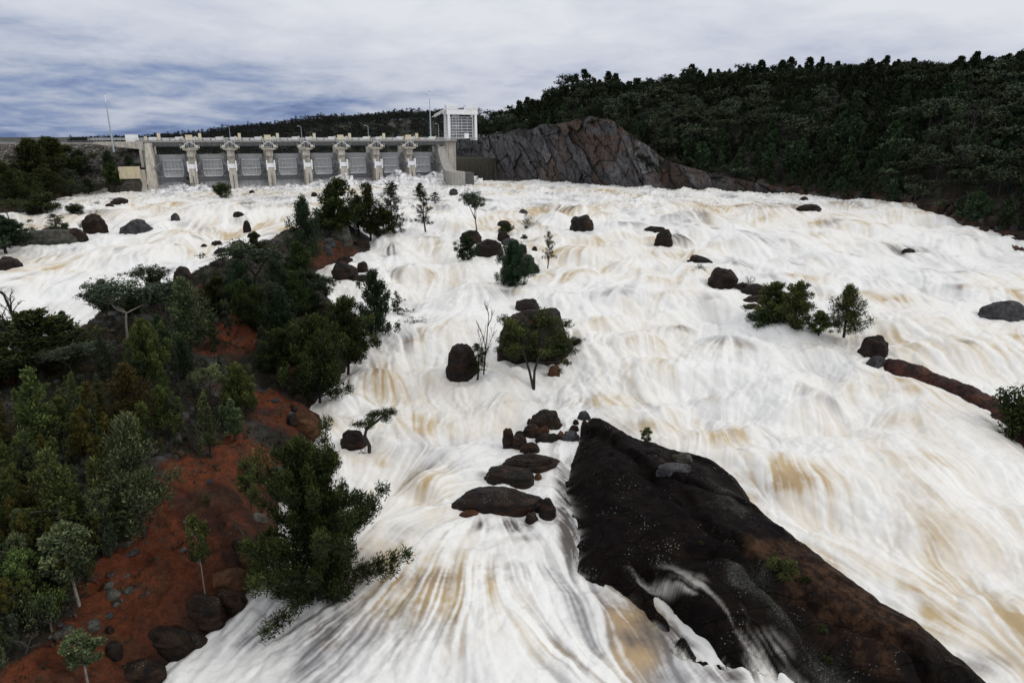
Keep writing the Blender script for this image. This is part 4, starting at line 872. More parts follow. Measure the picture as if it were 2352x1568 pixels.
TL = [ # vx, base, top, width px, kind, mat, bark, name, label, cat
 # trees in the flood
 (511,455,414,36,'bush','dark','bark','bush','dark bush standing in the flat water before the spillway gates','bush',1),
 (446,436,396,26,'sparse','gum','bark','tree','thin pale tree in the spray before the second pier','tree',1),
 (173,496,463,30,'bush','dark','bark','bush','round dark shrub standing in the upper left rapids','bush',1),
 (109,494,478,22,'twiggy','gum','bark','shrub','little scraggy shrub in the upper left rapids','shrub',1),
 (224,472,458,16,'twiggy','gum','bark','shrub','tiny twiggy shrub near the upper left boulders','shrub',1),
 (128,535,492,40,'sparse','cypress','bark','shrub','leafy upright shrub growing on the long rock shelf','shrub',0),
 (148,538,510,26,'bush','dark','bark','shrub','low shrub at the right of the rock shelf','shrub',0),
 (185,526,508,18,'twiggy','dark','bark','shrub','small pale shrub beside the big brown boulder','shrub',1),
 (14,582,498,92,'sheoak','cypress','bark','tree','dark loose tree at the left edge above the rapids','tree',0),
 (30,560,505,60,'sheoak','cypress','bark','tree','shorter dark tree behind the left edge tree','tree',0),
 (978,534,446,44,'sparse','cypress','bark','tree','slim sparse tree standing in the rapids right of the island head','tree',1),
 (966,458,421,30,'column','dark','bark','tree','small pointed tree in the flat water below the gates','tree',1),
 (1000,470,442,34,'sparse','dark','bark','shrub','broken little tree behind the slim sparse tree','shrub',1),
 (1100,556,437,78,'roundtree','gum','bark','tree','leafy round-topped tree on a draped boulder in mid river','tree',1),
 (1074,606,540,50,'sheoak','cypress','bark','tree','ragged small tree left of the mid-river boulders','tree',1),
 (1180,668,560,74,'pine','cypress','bark','tree','dense conical tree in front of the mid-river boulders','tree',1),
 (1162,536,508,36,'bush','dark','bark','shrub','dark flat shrub behind the mid-river boulders','shrub',1),
 (1208,526,491,44,'twiggy','gum','bark','shrub','leaning sparse shrub right of the mid-river boulders','shrub',1),
 (1204,548,538,18,'bush','dark','bark','shrub','tiny dark shrub in the foam by the mid-river boulders','shrub',1),
 (1258,614,532,30,'sparse','dark','bark','tree','narrow spindly tree alone in the right middle rapids','tree',1),
 (912,734,670,40,'sparse','dark','bark','tree','spindly little tree in the white water off the island','tree',1),
 (962,754,722,56,'twiggy','dark','bark','branch','bent half-drowned branch in the white water','branch',1),
 (1110,866,685,78,'dead','dark','bark','dead_tree','tall bare tree standing in front of the tall wet rock','dead tree',1),
 (1096,876,790,56,'sparse','dark','bark','shrub','dark ragged sapling below the tall bare tree','shrub',1),
 (1226,892,690,175,'forked','olive','bark','tree','forked tree with a wide dark crown before the giant boulder','tree',1),
 (1318,800,772,50,'bush','dark','bark','shrub','small shrub at the right shoulder of the giant boulder','shrub',1),
 (1604,634,598,42,'twiggy','gum','bark','shrub','twiggy shrub left above the square boulder','shrub',1),
 (1719,662,626,22,'twiggy','olive','bark','shrub','wispy young shrub on the rocks right of the square boulder','shrub',1),
 (1670,690,674,16,'twiggy','dark','bark','shrub','tiny tuft of leaves in the foam below the square boulder','shrub',1),
 (1772,742,652,86,'sheoak','olive','bark','tree','bushy left tree of the pair in the right rapids','tree',1),
 (1825,770,652,84,'sheoak','olive','bark','tree','bushy right tree of the pair in the right rapids','tree',1),
 (1770,752,700,90,'bush','dark','bark','bush','dark thicket around the feet of the bushy river trees','bush',1),
 (1880,768,716,54,'sheoak','olive','bark','tree','small two-stemmed tree between the pair and the pointed tree','tree',1),
 (1938,772,657,76,'cypress','olive','bark','tree','pointed conical tree alone in the right rapids','tree',1),
 (2350,1010,880,120,'bush','dark','bark','bush','dark dense bush at the right edge beside the red ledge','bush',1),
 (1481,1036,984,28,'sapling','olive','bark','sapling','tiny sapling at the crest of the black outcrop','sapling',0),
 (848,1050,948,116,'umbrella','dark','bark','tree','umbrella-shaped tree leaning over the white water','tree',1),
 (733,1395,1030,262,'hero','dark','bark','tree','largest foreground tree leaning over the lower rapids','tree',1),
 # island trees
 (785,545,416,100,'sheoak','dark','bark','tree','tall dark sheoak at the left of the island head group','tree',0),
 (852,552,424,70,'cypress','dark','bark','tree','dense pointed tree in the middle of the island head group','tree',0),
 (905,545,420,66,'sparse','cypress','bark','tree','thin leafy tree at the right of the island head group','tree',1),
 (882,552,480,80,'sheoak','dark','bark','tree','low spreading tree at the foot of the island head group','tree',1),
 (825,540,450,80,'cypress','dark','bark','tree','shorter dark pine behind the island head group','tree',0),
 (760,540,470,60,'sheoak','dark','bark','tree','small dark tree at the upper left of the island head','tree',0),
 (706,620,455,84,'cypress','cypress','bark','tree','tall blue-green cypress on the island shoulder','tree',0),
 (664,600,505,50,'dead','dark','deadwood','dead_tree','bare grey tree left of the tall blue-green cypress','dead tree',0),
 (690,680,560,90,'cypress','dark','bark','tree','dark pine below the tall blue-green cypress','tree',0),
 (600,700,548,150,'roundtree','gum','bark','gum_tree','big grey-green gum on the upper island','gum tree',0),
 (560,720,600,90,'cypress','cypress','bark','tree','cypress beneath the big grey-green gum','tree',0),
 (640,730,600,80,'cypress','cypress','bark','tree','pale-tipped cypress in front of the big gum','tree',0),
 (505,730,640,80,'sheoak','dark','bark','tree','dark tree left of the upper island gum','tree',0),
 (440,820,645,100,'cypress','greygreen','bark','tree','broad cypress in the middle of the island','tree',0),
 (292,795,640,190,'gum','gum','palebark','gum_tree','spreading gum with a pale forked trunk by the left rapids','gum tree',0),
 (368,730,606,84,'roundtree','gum','bark','gum_tree','smaller gum behind the spreading pale-trunked one','gum tree',0),
 (470,660,606,36,'twiggy','gum','bark','sapling','light sapling on the far island shore','sapling',0),
 (92,850,612,150,'dead','dark','bark','dead_tree','dead forked tree above the left rapids','dead tree',0),
 (100,880,722,190,'sheoak','dark','bark','tree','wide dark pine growing round the dead forked tree','tree',0),
 (0,900,790,70,'sheoak','dark','bark','tree','dark tree cut off by the left edge of the photo','tree',0),
 (735,925,735,150,'pine','dark','bark','tree','big dark pine at the island shore over the falls','tree',0),
 (800,860,690,110,'sheoak','dark','bark','tree','dark sheoak behind the big shore pine','tree',0),
 (864,796,628,80,'sheoak','cypress','bark','tree','tall open tree standing in white water beside the island','tree',1),
 (650,860,760,110,'pine','dark','bark','tree','dark rounded pine left of the big shore pine','tree',0),
 (615,760,690,60,'cypress','greygreen','bark','tree','small grey-green cypress on the red slope','tree',0),
 (556,960,840,80,'pine','olive','bark','tree','olive pine in the centre of the island','tree',0),
 (485,960,845,84,'roundtree','greygreen','bark','tree','grey-green rounded tree in the centre of the island','tree',0),
 (485,1050,910,54,'column','greygreen','bark','cypress','narrow light-green columnar cypress on bare soil','tree',0),
 (540,1010,920,50,'column','greygreen','bark','cypress','columnar cypress right of the narrow light-green one','tree',0),
 (310,990,840,100,'cypress','yellow','bark','cypress','yellow-green cypress in the middle of the left slope','tree',0),
 (378,985,890,70,'cypress','olive','bark','cypress','olive cypress right of the yellow-green one','tree',0),
 (222,1010,880,50,'column','yellow','bark','cypress','narrow yellow cypress on the left slope','tree',0),
 (110,1060,850,90,'column','olive','bark','cypress','tall narrow olive cypress on the far left slope','tree',0),
 (190,1060,955,50,'column','yellow','bark','cypress','orange-tinged young cypress left of the big pyramid','tree',0),
 (333,1235,965,150,'cypress','greygreen','bark','cypress','largest pyramid-shaped green cypress at the edge of the red soil','tree',0),
 (250,1250,1060,90,'column','olive','palebark','cypress','thin olive cypress with a pale stem left of the pyramid','tree',0),
 (150,1260,1040,110,'column','olive','palebark','cypress','leggy cypress with a long pale trunk on the left slope','tree',0),
 (35,1230,1075,60,'column','olive','bark','cypress','bright young cypress at the far left','tree',0),
 (187,1400,1215,100,'sapling','greygreen','palebark','sapling','white-stemmed sapling with a round grey-green head','sapling',0),
 (470,1385,1192,44,'sapling','olive','palebark','sapling','slim crooked white-stemmed sapling on the red soil','sapling',0),
 (240,1270,1130,46,'sapling','greygreen','palebark','sapling','upright slim sapling at the soil edge','sapling',0),
 (600,1110,1000,70,'twiggy','olive','bark','sapling','thin leafy sapling near the chute below the island point','sapling',0),
 (582,1172,1085,44,'sapling','olive','bark','sapling','lone young tree on the red shore by the largest foreground tree','sapling',0),
 (418,1020,955,22,'sapling','olive','palebark','sapling','small pale-stemmed sapling in the clearing','sapling',0),
 (196,1580,1465,70,'sapling','greygreen','palebark','sapling','small bright sapling at the bottom edge of the photo','sapling',0),
 (120,1420,1340,50,'bush','olive','bark','shrub','low bright shrub near the bottom left','shrub',0),
 (480,1165,1130,26,'twiggy','olive','bark','shrub','tiny seedling on the open red soil','shrub',0),
 (70,1400,1270,60,'sapling','olive','bark','sapling','thin sapling in the scrub at the lower left','sapling',0),
 (20,1130,1000,60,'column','olive','bark','cypress','dull cypress at the left edge of the scree','tree',0),
 (180,880,790,110,'roundtree','gum','bark','gum_tree','grey gum below the spreading pale-trunked one','gum tree',0),
 (250,860,780,90,'roundtree','gum','bark','gum_tree','dense low gum at the foot of the pale-trunked one','gum tree',0),
 (345,880,740,90,'pine','olive','bark','tree','dark olive pine between the gums and the island centre','tree',0),
 (30,800,740,40,'twiggy','dark','bark','shrub','scrub at the left water edge','shrub',0),
 # left bank
 (254,398,346,30,'cypress','cypress','bark','cypress','dense dark cypress before the embankment under the mast','tree',0),
 (298,392,358,24,'cypress','cypress','bark','cypress','smaller dark cypress nearest the spillway','tree',0),
 (262,432,378,34,'sheoak','dark','bark','tree','scrubby tree on the rock below the two cypresses','tree',0),
 (130,420,322,110,'pine','dark','bark','tree','broad dark tree rising above the embankment crest','tree',0),
 (85,425,326,90,'pine','dark','bark','tree','dark spreading tree left of the broad one','tree',0),
 (190,408,345,60,'cypress','cypress','bark','cypress','dark cypress right of the broad tree','tree',0),
 (20,470,376,80,'cypress','dark','bark','tree','dark pine at the left edge below the embankment','tree',0),
 (0,430,360,50,'roundtree','dark','bark','tree','partly cut off dark tree at the left edge','tree',0),
 (60,470,395,70,'cypress','dark','bark','tree','dark pine second from the left edge','tree',0),
 (110,458,390,80,'pine','dark','bark','tree','low dark pine under the broad tree','tree',0),
 (165,452,390,60,'cypress','gum','bark','tree','grey-green pine at the upper left shore','tree',0),
 (205,446,410,40,'cypress','gum','bark','tree','little grey-green pine at the upper left shore','tree',0),
 (290,420,400,40,'bush','gum','bark','shrub','pale scrub against the concrete abutment','shrub',0),
 (90,490,440,70,'bush','dark','bark','bush','dark bush overhanging the upper left water','bush',0),
 (25,520,455,80,'roundtree','dark','bark','tree','dark round tree over the left rapids','tree',0),
 # right bank emphasised
 (2190,425,250,95,'dead','dark','bark','dead_tree','fan-shaped bare tree among the dark pines at the right','dead tree',0),
 (1700,405,340,46,'column','gum','bark','tree','thin grey tree on the rocky knoll','tree',0),
 (1410,420,385,24,'sparse','cypress','bark','tree','small tree at the foot of the cliff by the water','tree',0),
 (1250,400,365,44,'bush','dark','bark','shrub','dark shrub clinging to the cliff face','shrub',0),
]
for (vx, vb, vt, wp, kind, mat, bark, name, lb, cat, wt) in TL:
    tree_at(vx, vb, vt, wp, kind, mat, bark, name, lb, cat, None, None, 0. if kind in ('hero', 'umbrella', 'forked') else None, bool(wt))
for dx, dy, dz, w_, lb in ((-40, -3.5, 30, 70, 'green bush draped over the left face of the giant boulder'), (10, -4.5, 22, 90, 'wide green bush on the middle of the giant boulder'), (52, -3.5, 26, 70, 'green bush at the right edge of the giant boulder'), (5, -1, 78, 60, 'green bush below the top of the giant boulder')):
    plant('bush', (GP[0]+dx*GS, GP[1]+5+dy, GP[2]+dz*GS), w_*GS*.62, w_*GS*1.25, 'bush', 'dark', 'bark', 1, lb, 'bush')
# understorey saplings on the island
cnt = 0
while cnt < 260:
    vx, vy = (rng.uniform(-20, 700), rng.uniform(640, 1500)) if rng.random() < .45 else (rng.uniform(-20, 420), rng.uniform(950, 1560))
    if (vx > 330 and vy > 1090) or vy > 1560-1.02*vx: continue
    p = hit(vx, vy, S_all); d = float(sdf(ISL, p[:1], p[1:2])[0])
    if d < 2.5: continue
    up = vy < 900; k = (('column', 'sapling', 'thin', 'twiggy', 'sheoak', 'cypress') if up else ('column', 'sapling', 'thin', 'thin', 'twiggy', 'twiggy'))[rng.integers(0, 6)]
    h = rng.uniform(2.6, 6.) if not up else rng.uniform(4, 8)
    wd = h*{'column': .30, 'sapling': .30, 'thin': .2, 'twiggy': .6, 'sheoak': .6, 'cypress': .5}[k]
    mt = ('dark', 'cypress', 'gum')[rng.integers(0, 3)] if up else ('olive', 'greygreen', 'olive', 'gum', 'yellow')[rng.integers(0, 5)]
    plant('young_tree', p-np.array([0,0,.2]), h, wd, k, mt, 'bark', int(rng.integers(0, 3)),
          'dark young tree in the thicket on the upper island' if up else 'young tree in the green scrub of the lower left slope', 'tree', 'young trees on the upper island' if up else 'young trees on the lower left slope'); cnt += 1
# upper island thicket of dark trees
cnt = 0
while cnt < 13:
    vx = rng.uniform(530, 760); vy = rng.uniform(610, 780); p = hit(vx, vy, S_all); d = float(sdf(ISL, p[:1], p[1:2])[0])
    if d < 3: continue
    plant('pine_tree', p, rng.uniform(5.5, 9), rng.uniform(4., 6), ('pine', 'sheoak', 'roundtree', 'cypress')[cnt % 4], ('dark', 'cypress', 'gum')[cnt % 3], 'bark', int(rng.integers(0, 3)), 'dark pine in the dense stand on the upper island', 'tree', 'pines in the dense island stand'); cnt += 1
print('trees', time.time()-T0)

# hillside trees: single-mesh individuals from far prototypes
def far_proto(kind, seed, mat, n=210):
    r_ = np.random.default_rng(seed); m = MB()
    if kind == 'pine':
        for k in range(int(n*2.4)):
            t = r_.random()**.8; z = .1+.9*t; rr = ((.20+.02*(seed%4))*(1-t)**(.42+.12*(seed%3))*min(1, (t+.1)/.25)+.015)*(.4+.6*r_.random()); a0 = r_.random()*6.28; rr *= 1+.35*math.sin(14*t+seed+2*math.sin(a0+seed)); a = a0
            c = np.array([[rr*math.cos(a)+.05*math.sin(5*z+seed), rr*math.sin(a), z]]); ax = np.array([[math.cos(a)*.5, math.sin(a)*.5, .8]])+r_.normal(size=(1,3))*.35
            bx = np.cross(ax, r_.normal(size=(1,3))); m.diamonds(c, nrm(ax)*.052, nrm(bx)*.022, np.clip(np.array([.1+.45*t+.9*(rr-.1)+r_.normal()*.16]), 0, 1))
    else:
        cs = [(r_.normal()*.17, r_.normal()*.17, .55+.3*r_.random()) for _ in range(9)]
        for c0 in cs: clump(m, np.array(c0), (.16,.16,.11), n//3, .075, .035, r_, up=.1, base=.3+.4*(c0[2]-.55))
    m.tube(np.array([[0,0,-.1],[.01,0,.4],[0,.01,.85]]), [.016,.012,.004], 4)
    return m, m.mesh('%s_tree' % kind, M[mat])
FP = {'pine': [far_proto('pine', 10+k, 'hill') for k in range(5)], 'gum': [far_proto('gum', 30+k, 'hillgum') for k in range(4)]}
cx, cy = [], []
pts = []
tries = 0
X_ = rng.uniform(-60, 420, 60000); Y_ = rng.uniform(120, 640, 60000)
dR_ = sdf(RB, X_, Y_); g_ = G(X_, Y_); cht = np.interp(X_, CH_X, CH_H)
ok = (dR_ > 4+2*ss(130, 170, X_)) & ((dR_ > .5*cht+3) | (cht < 6)) & (np.abs(X_/Y_) < .86) & ((X_ > -30) | (Y_ > 450))
X_, Y_, g_, dR_ = X_[ok], Y_[ok], g_[ok], dR_[ok]
# visibility from the river side: keep the trees whose tops clear the terrain in front of them
def visible(X, Y, Zt):
    v = np.ones(len(X), bool)
    for t in np.linspace(.45, .97, 22): v &= (CAMZ+(Zt-CAMZ)*t) > G(X*t, Y*t)-1
    return v
vis = visible(X_, Y_, g_+9)
cell = {}
sel = []
for i in np.argsort(rng.random(len(X_))):
    if not vis[i]: continue
    rad = 4.6+.008*max(0, Y_[i]-250)
    k0 = (int(X_[i]//8), int(Y_[i]//8)); bad = False
    for a in (-1, 0, 1):
        for b in (-1, 0, 1):
            for j in cell.get((k0[0]+a, k0[1]+b), ()):
                if (X_[i]-X_[j])**2+(Y_[i]-Y_[j])**2 < rad*rad: bad = True
    if bad: continue
    cell.setdefault(k0, []).append(i); sel.append(i)
sel = sorted(sel, key=lambda i: math.hypot(X_[i], Y_[i]-0))
print('hill trees', len(sel))
cnts = {'pine': 0, 'gum': 0}; stuffV, stuffF, stuffS = [], [], []; sn = 0
knoll = np.array([hit(1700, 380, G)[:2]])
for q, i in enumerate(sel):
    p = np.array([X_[i], Y_[i], g_[i]]); 
    if np.hypot(*(p[:2]-knoll[0])) < 7: continue
    isg = float(fbm(p[:1]/35, p[1:2]/35, 2, 201)[0])+rng.normal()*.07 > .47+.06*(dR_[i] < 40)
    kind = 'gum' if isg else 'pine'; h = rng.uniform(7, 15) if kind == 'pine' else rng.uniform(8, 14.5)
    if dR_[i] < 16: h *= .68
    elif rng.random() < .12: h *= 1.35
    w = h*(rng.uniform(.95, 1.7) if kind == 'pine' else rng.uniform(1.05, 1.45)); v = rng.integers(0, len(FP[kind])); rz = rng.uniform(0, 6.28)
    if cnts[kind] < 300:
        o = link(kind+'_tree', FP[kind][v][1]); o.location = p; o.scale = (w, w, h); o.rotation_euler = (0, 0, rz); cnts[kind] += 1
        tag(o, 'dark pointed pine on the wooded hillside right of the river' if kind == 'pine' else 'rounded grey-green gum on the wooded hillside right of the river', 'tree',
            'pines on the right hillside' if kind == 'pine' else 'gums on the right hillside')
    else:
        m = FP[kind][v][0]; V = np.vstack(m.v[:-1] if True else m.v); c_, s_ = math.cos(rz), math.sin(rz)
        V = np.c_[(V[:,0]*c_-V[:,1]*s_)*w, (V[:,0]*s_+V[:,1]*c_)*w, V[:,2]*h]+p; Fv = np.vstack(m.f[:-1])
        stuffV.append(V); stuffF.append(Fv+sn); stuffS.append(np.concatenate(m.sh[:-1])); sn += len(V)
P_ = np.array([hit(v, yy, W)[:2] for v, yy in ((1010,397),(1090,404),(1300,420),(1500,432),(1700,441),(1760,444))])
for k in range(96):
    X0 = -44+118*(k+rng.random())/96; ch = float(np.interp(X0, CH_X, CH_H)); Y0 = float(np.interp(X0, P_[:, 0], P_[:, 1])); bk_ = rng.uniform(-1, 9)
    kind = 'gum' if rng.random() < .55 else 'pine'; v = rng.integers(0, len(FP[kind])); h = rng.uniform(4.5, 9.5)
    if k % 3 == 1 or X0 > 62: q = rng.uniform(.80 if X0 < 62 else .35, 1.0); p = (X0, Y0+.38*ch*q+1, 22.7+ch*q); h = rng.uniform(4, 7.5)
    elif rng.random() < .16: q = rng.uniform(.3, .8); p = (X0, Y0+.38*ch*q-.4, 23.2+ch*q); h = rng.uniform(2, 4)
    else: p = (X0, Y0+.38*ch+8+bk_, 22.6+ch+.3*bk_)
    o = link(kind+'_tree', FP[kind][v][1]); o.location = p; o.scale = (h*1.1, h*1.1, h); o.rotation_euler = (0, 0, rng.uniform(0, 6.28))
    tag(o, 'dark pine growing along the rim of the rock cliff' if kind == 'pine' else 'scrubby gum growing along the rim of the rock cliff', 'tree', 'pines on the cliff rim' if kind == 'pine' else 'gums on the cliff rim')
if stuffV:
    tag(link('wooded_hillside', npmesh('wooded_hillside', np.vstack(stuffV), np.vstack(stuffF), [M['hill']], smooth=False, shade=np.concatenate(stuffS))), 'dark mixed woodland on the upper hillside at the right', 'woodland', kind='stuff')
# far wood behind the dam
X_ = rng.uniform(-520, 60, 9000); Y_ = rng.uniform(385, 900, 9000); k = (sdf(RB, X_, Y_) < -4) & (np.abs(X_/Y_) < .62) & (dam_d(X_, Y_) > 34); X_, Y_ = X_[k][:3300], Y_[k][:3300]; g_ = G(X_, Y_)
sv, sf, sh_, sn = [], [], [], 0
lod = [far_proto('gum', 60+k, 'hillgum', 66)[0] for k in range(3)]+[far_proto('pine', 70+k, 'hill', 30)[0] for k in range(2)]
for i in range(len(X_)):
    m = lod[rng.integers(0, 5)]; V = np.vstack(m.v[:-1]); h = rng.uniform(7, 12) if Y_[i] > 520 else rng.uniform(6, 8); V = V*np.array([h*1.25, h*1.25, h])*1.0+np.array([X_[i], Y_[i], g_[i]-.5])
    V[:, :2] = V[:, :2]; sv.append(V); sf.append(np.vstack(m.f[:-1])+sn); sh_.append(np.concatenate(m.sh[:-1])*.8+.2*rng.random()); sn += len(V)
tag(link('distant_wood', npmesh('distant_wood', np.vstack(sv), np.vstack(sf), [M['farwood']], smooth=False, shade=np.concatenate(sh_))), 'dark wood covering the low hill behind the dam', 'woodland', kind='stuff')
print('forest', time.time()-T0, cnts)

# ground cover on the island: grass tufts and low scrub, nobody could count it
n = 26000; vx = rng.uniform(-700, 800, n*3)
X_ = rng.uniform(-130, 20, n*4); Y_ = rng.uniform(40, 240, n*4); d = sdf(ISL, X_, Y_); nn = fbm(X_/6, Y_/6, 3, 211); inred = np.zeros(len(X_))
kk = (d > 1.5) & (nn > .44) & (np.abs(X_/Y_) < .95); X_, Y_ = X_[kk], Y_[kk]
rr = np.zeros(len(X_))
for (a, b_, rp) in [(345,1400,115),(450,1280,130),(530,1160,110),(570,1060,80),(655,950,90),(430,1150,80),(200,1515,80),(60,1575,60),(590,760,60),(360,1330,95),(270,1545,100)]:
    p = hit(a, b_, GW); s = np.linalg.norm(p-np.array([0,0,CAMZ]))/F*rp; rr = np.maximum(rr, np.exp(-(((X_-p[0])**2+(Y_-p[1])**2)/s**2)**1.5))
kk = (rr+rng.normal(0, .1, len(rr)) < .38) | (rng.random(len(rr)) < .14); X_, Y_ = X_[kk], Y_[kk]; g_ = G(X_, Y_)
m = MB(); K = 9; c = np.repeat(np.c_[X_, Y_, g_], K, 0); c[:, :2] += rng.normal(0, .22, (len(c), 2)); L = rng.uniform(.12, .5, len(c))
ax = nrm(rng.normal(0, .5, (len(c), 3))+np.array([0,0,.9])); bx = nrm(np.cross(ax, rng.normal(size=(len(c), 3))))
m.diamonds(c+ax*L[:, None]*.4, ax*L[:, None]*.5, bx*(L*.2)[:, None], np.clip(np.repeat(rng.random(len(X_)), K)*.7+rng.random(len(c))*.3, 0, 1))
tag(m.obj('ground_cover', M['cover']), 'low dry grass and scrub covering the island slopes', 'ground cover', kind='stuff')
# fallen sticks and bare shrubs on the slope
for k, (a, b_) in enumerate([(210,1010),(130,1150),(260,1100),(70,1240),(330,1100),(410,960),(140,1000),(30,960),(225,1340),(300,1180),(120,1450),(60,1500),(180,930),(260,880),(90,820),(150,760),(620,880),(650,1000),(600,970),(560,1230),(430,870),(330,820)]):
    p = hit(a, b_, S_all); plant('bare_shrub', p, rng.uniform(1.5, 3), rng.uniform(2.5, 4), 'dead', 'dark', 'deadwood', k % 3, 'leafless grey shrub on the island slope', 'shrub', 'leafless shrubs on the island slope')
for (vx, vy, hp) in [(1795,1318,34),(1850,1335,12),(1610,1250,7),(1890,1450,12),(1900,1520,12)]:
    p = hit(vx, vy, S_all); s = np.linalg.norm(p-np.array([0,0,CAMZ]))/F
    plant('rock_plant', p, hp*s*1.2, hp*s*1.9, 'bush', 'dark' if hp < 30 else 'olive', 'bark', 0, 'tuft of scrub rooted in a joint of the black outcrop' if hp < 30 else 'largest green shrub growing on the black outcrop', 'shrub', 'scrub tufts on the outcrop' if hp < 30 else None)
print('cover', time.time()-T0)

# ------------------------------------------------------------------ dam  (local frame: x along the dam, y upstream, z up)
AZ = math.atan2(DD[1], DD[0])
dam = empty('spillway_dam', (DO[0], DO[1], 0), AZ); tag(dam, 'concrete spillway dam with eight steel radial gates and a bridge deck', 'dam')
CX, CY = math.cos(AZ), math.sin(AZ)
def DW(x, y, z): return np.array([DO[0]+x*CX-y*CY, DO[1]+x*CY+y*CX, z])
def dlocal(vx, vy, yl=0.):   # where the view line through a measured point meets the dam plane y=yl
    d = ray(vx, vy); nx, ny = -CY, CX
    t = (nx*DO[0]+ny*DO[1]+yl)/(d[0]*nx+d[1]*ny); P = d*t
    return (P[0]-DO[0])*CX+(P[1]-DO[1])*CY, P[2]+CAMZ
pc = [dlocal(v, 360, -4)[0] for v in (440,532,618,703,784,862,937)]
print('piers', [round(a, 1) for a in pc], 'deck z', dlocal(650, 320, -3), dlocal(400, 335, -3), dlocal(900, 333, -3), 'gate top', dlocal(400, 354, 8), dlocal(900, 349, 8), 'trun', dlocal(440, 382, -8), dlocal(862, 375, -8))
BAY = (pc[-1]-pc[0])/6; pc = [pc[0]+BAY*k for k in range(7)]; XL, XR = pc[0]-BAY, pc[-1]+BAY
ZD = 46.6; ZB = 43.6
def part(mb, name, mat, par=dam, smooth=False): return mb.obj(name, M[mat], par, smooth)
PW = 3.4
for k, xc in enumerate(pc):
    e = empty('pier'); e.parent = dam
    m = MB(); m.box((xc, 3, 33.5), (PW, 18, 20.2)); m.box((xc, -9, 27.0), (PW+.1, 7.0, 14)); m.box((xc, -6.6, 41.5), (PW+.02, 2.0, 4)); m.box((xc, -7, 43.0), (PW+3.4, 3.6, .6)); m.box((xc, -6.8, 42.5), (PW+1.4, 3.0, .5)); part(m, 'shaft', 'concrete', e)
    m = MB(); m.box((xc, -12.51, 26.5), (.35, .06, 9)); part(m, 'slot', 'darksteel', e)
    m = MB(); m.box((xc, -10.8, 35.2), (PW+.3, 3.2, 2.0)); m.box((xc-PW/2-.1, -11., 35.3), (.55, 3.6, 4.6)); m.box((xc+PW/2+.1, -11., 35.3), (.55, 3.6, 4.6)); part(m, 'trunnion_beam', 'white', e)
    m = MB()
    for sg in (-1, 1): m.tube(np.array([(xc, -9.3, 46.3), (xc+sg*1.3, -9.3, 45.9), (xc+sg*2.6, -9.3, 44.5), (xc+sg*4.1, -9.3, 43.7)]), .17, 6)
    for sg in (-1, 1):
        for z in (44.2, 45.2): m.bar((xc+sg*4.1, -9.3, z), (xc+sg*4.1, -5, z), .06)
        m.bar((xc+sg*4.1, -9.3, 43.2), (xc+sg*4.1, -9.3, 45.3), .06)
        for q in np.linspace(.6, 3.6, 5): m.bar((xc+sg*q, -9.2, 43.6), (xc+sg*q, -9.2, 46.3-q*.6), .05)
        m.bar((xc+sg*1., -8.8, 45), (xc+sg*1., -8.8, 48.4), .07); m.bar((xc+sg*2.2, -8.6, 44.5), (xc+sg*2.2, -8.6, 48.2), .07)
    part(m, 'walkway_bracket', 'beam', e)
    m = MB(); m.box((xc-2.9, -8.2, 44.2), (1.3, 1.2, 1.3)); m.box((xc+2.9, -8.2, 44.2), (1.3, 1.2, 1.3)); part(m, 'hoist_motor', 'cream', e)
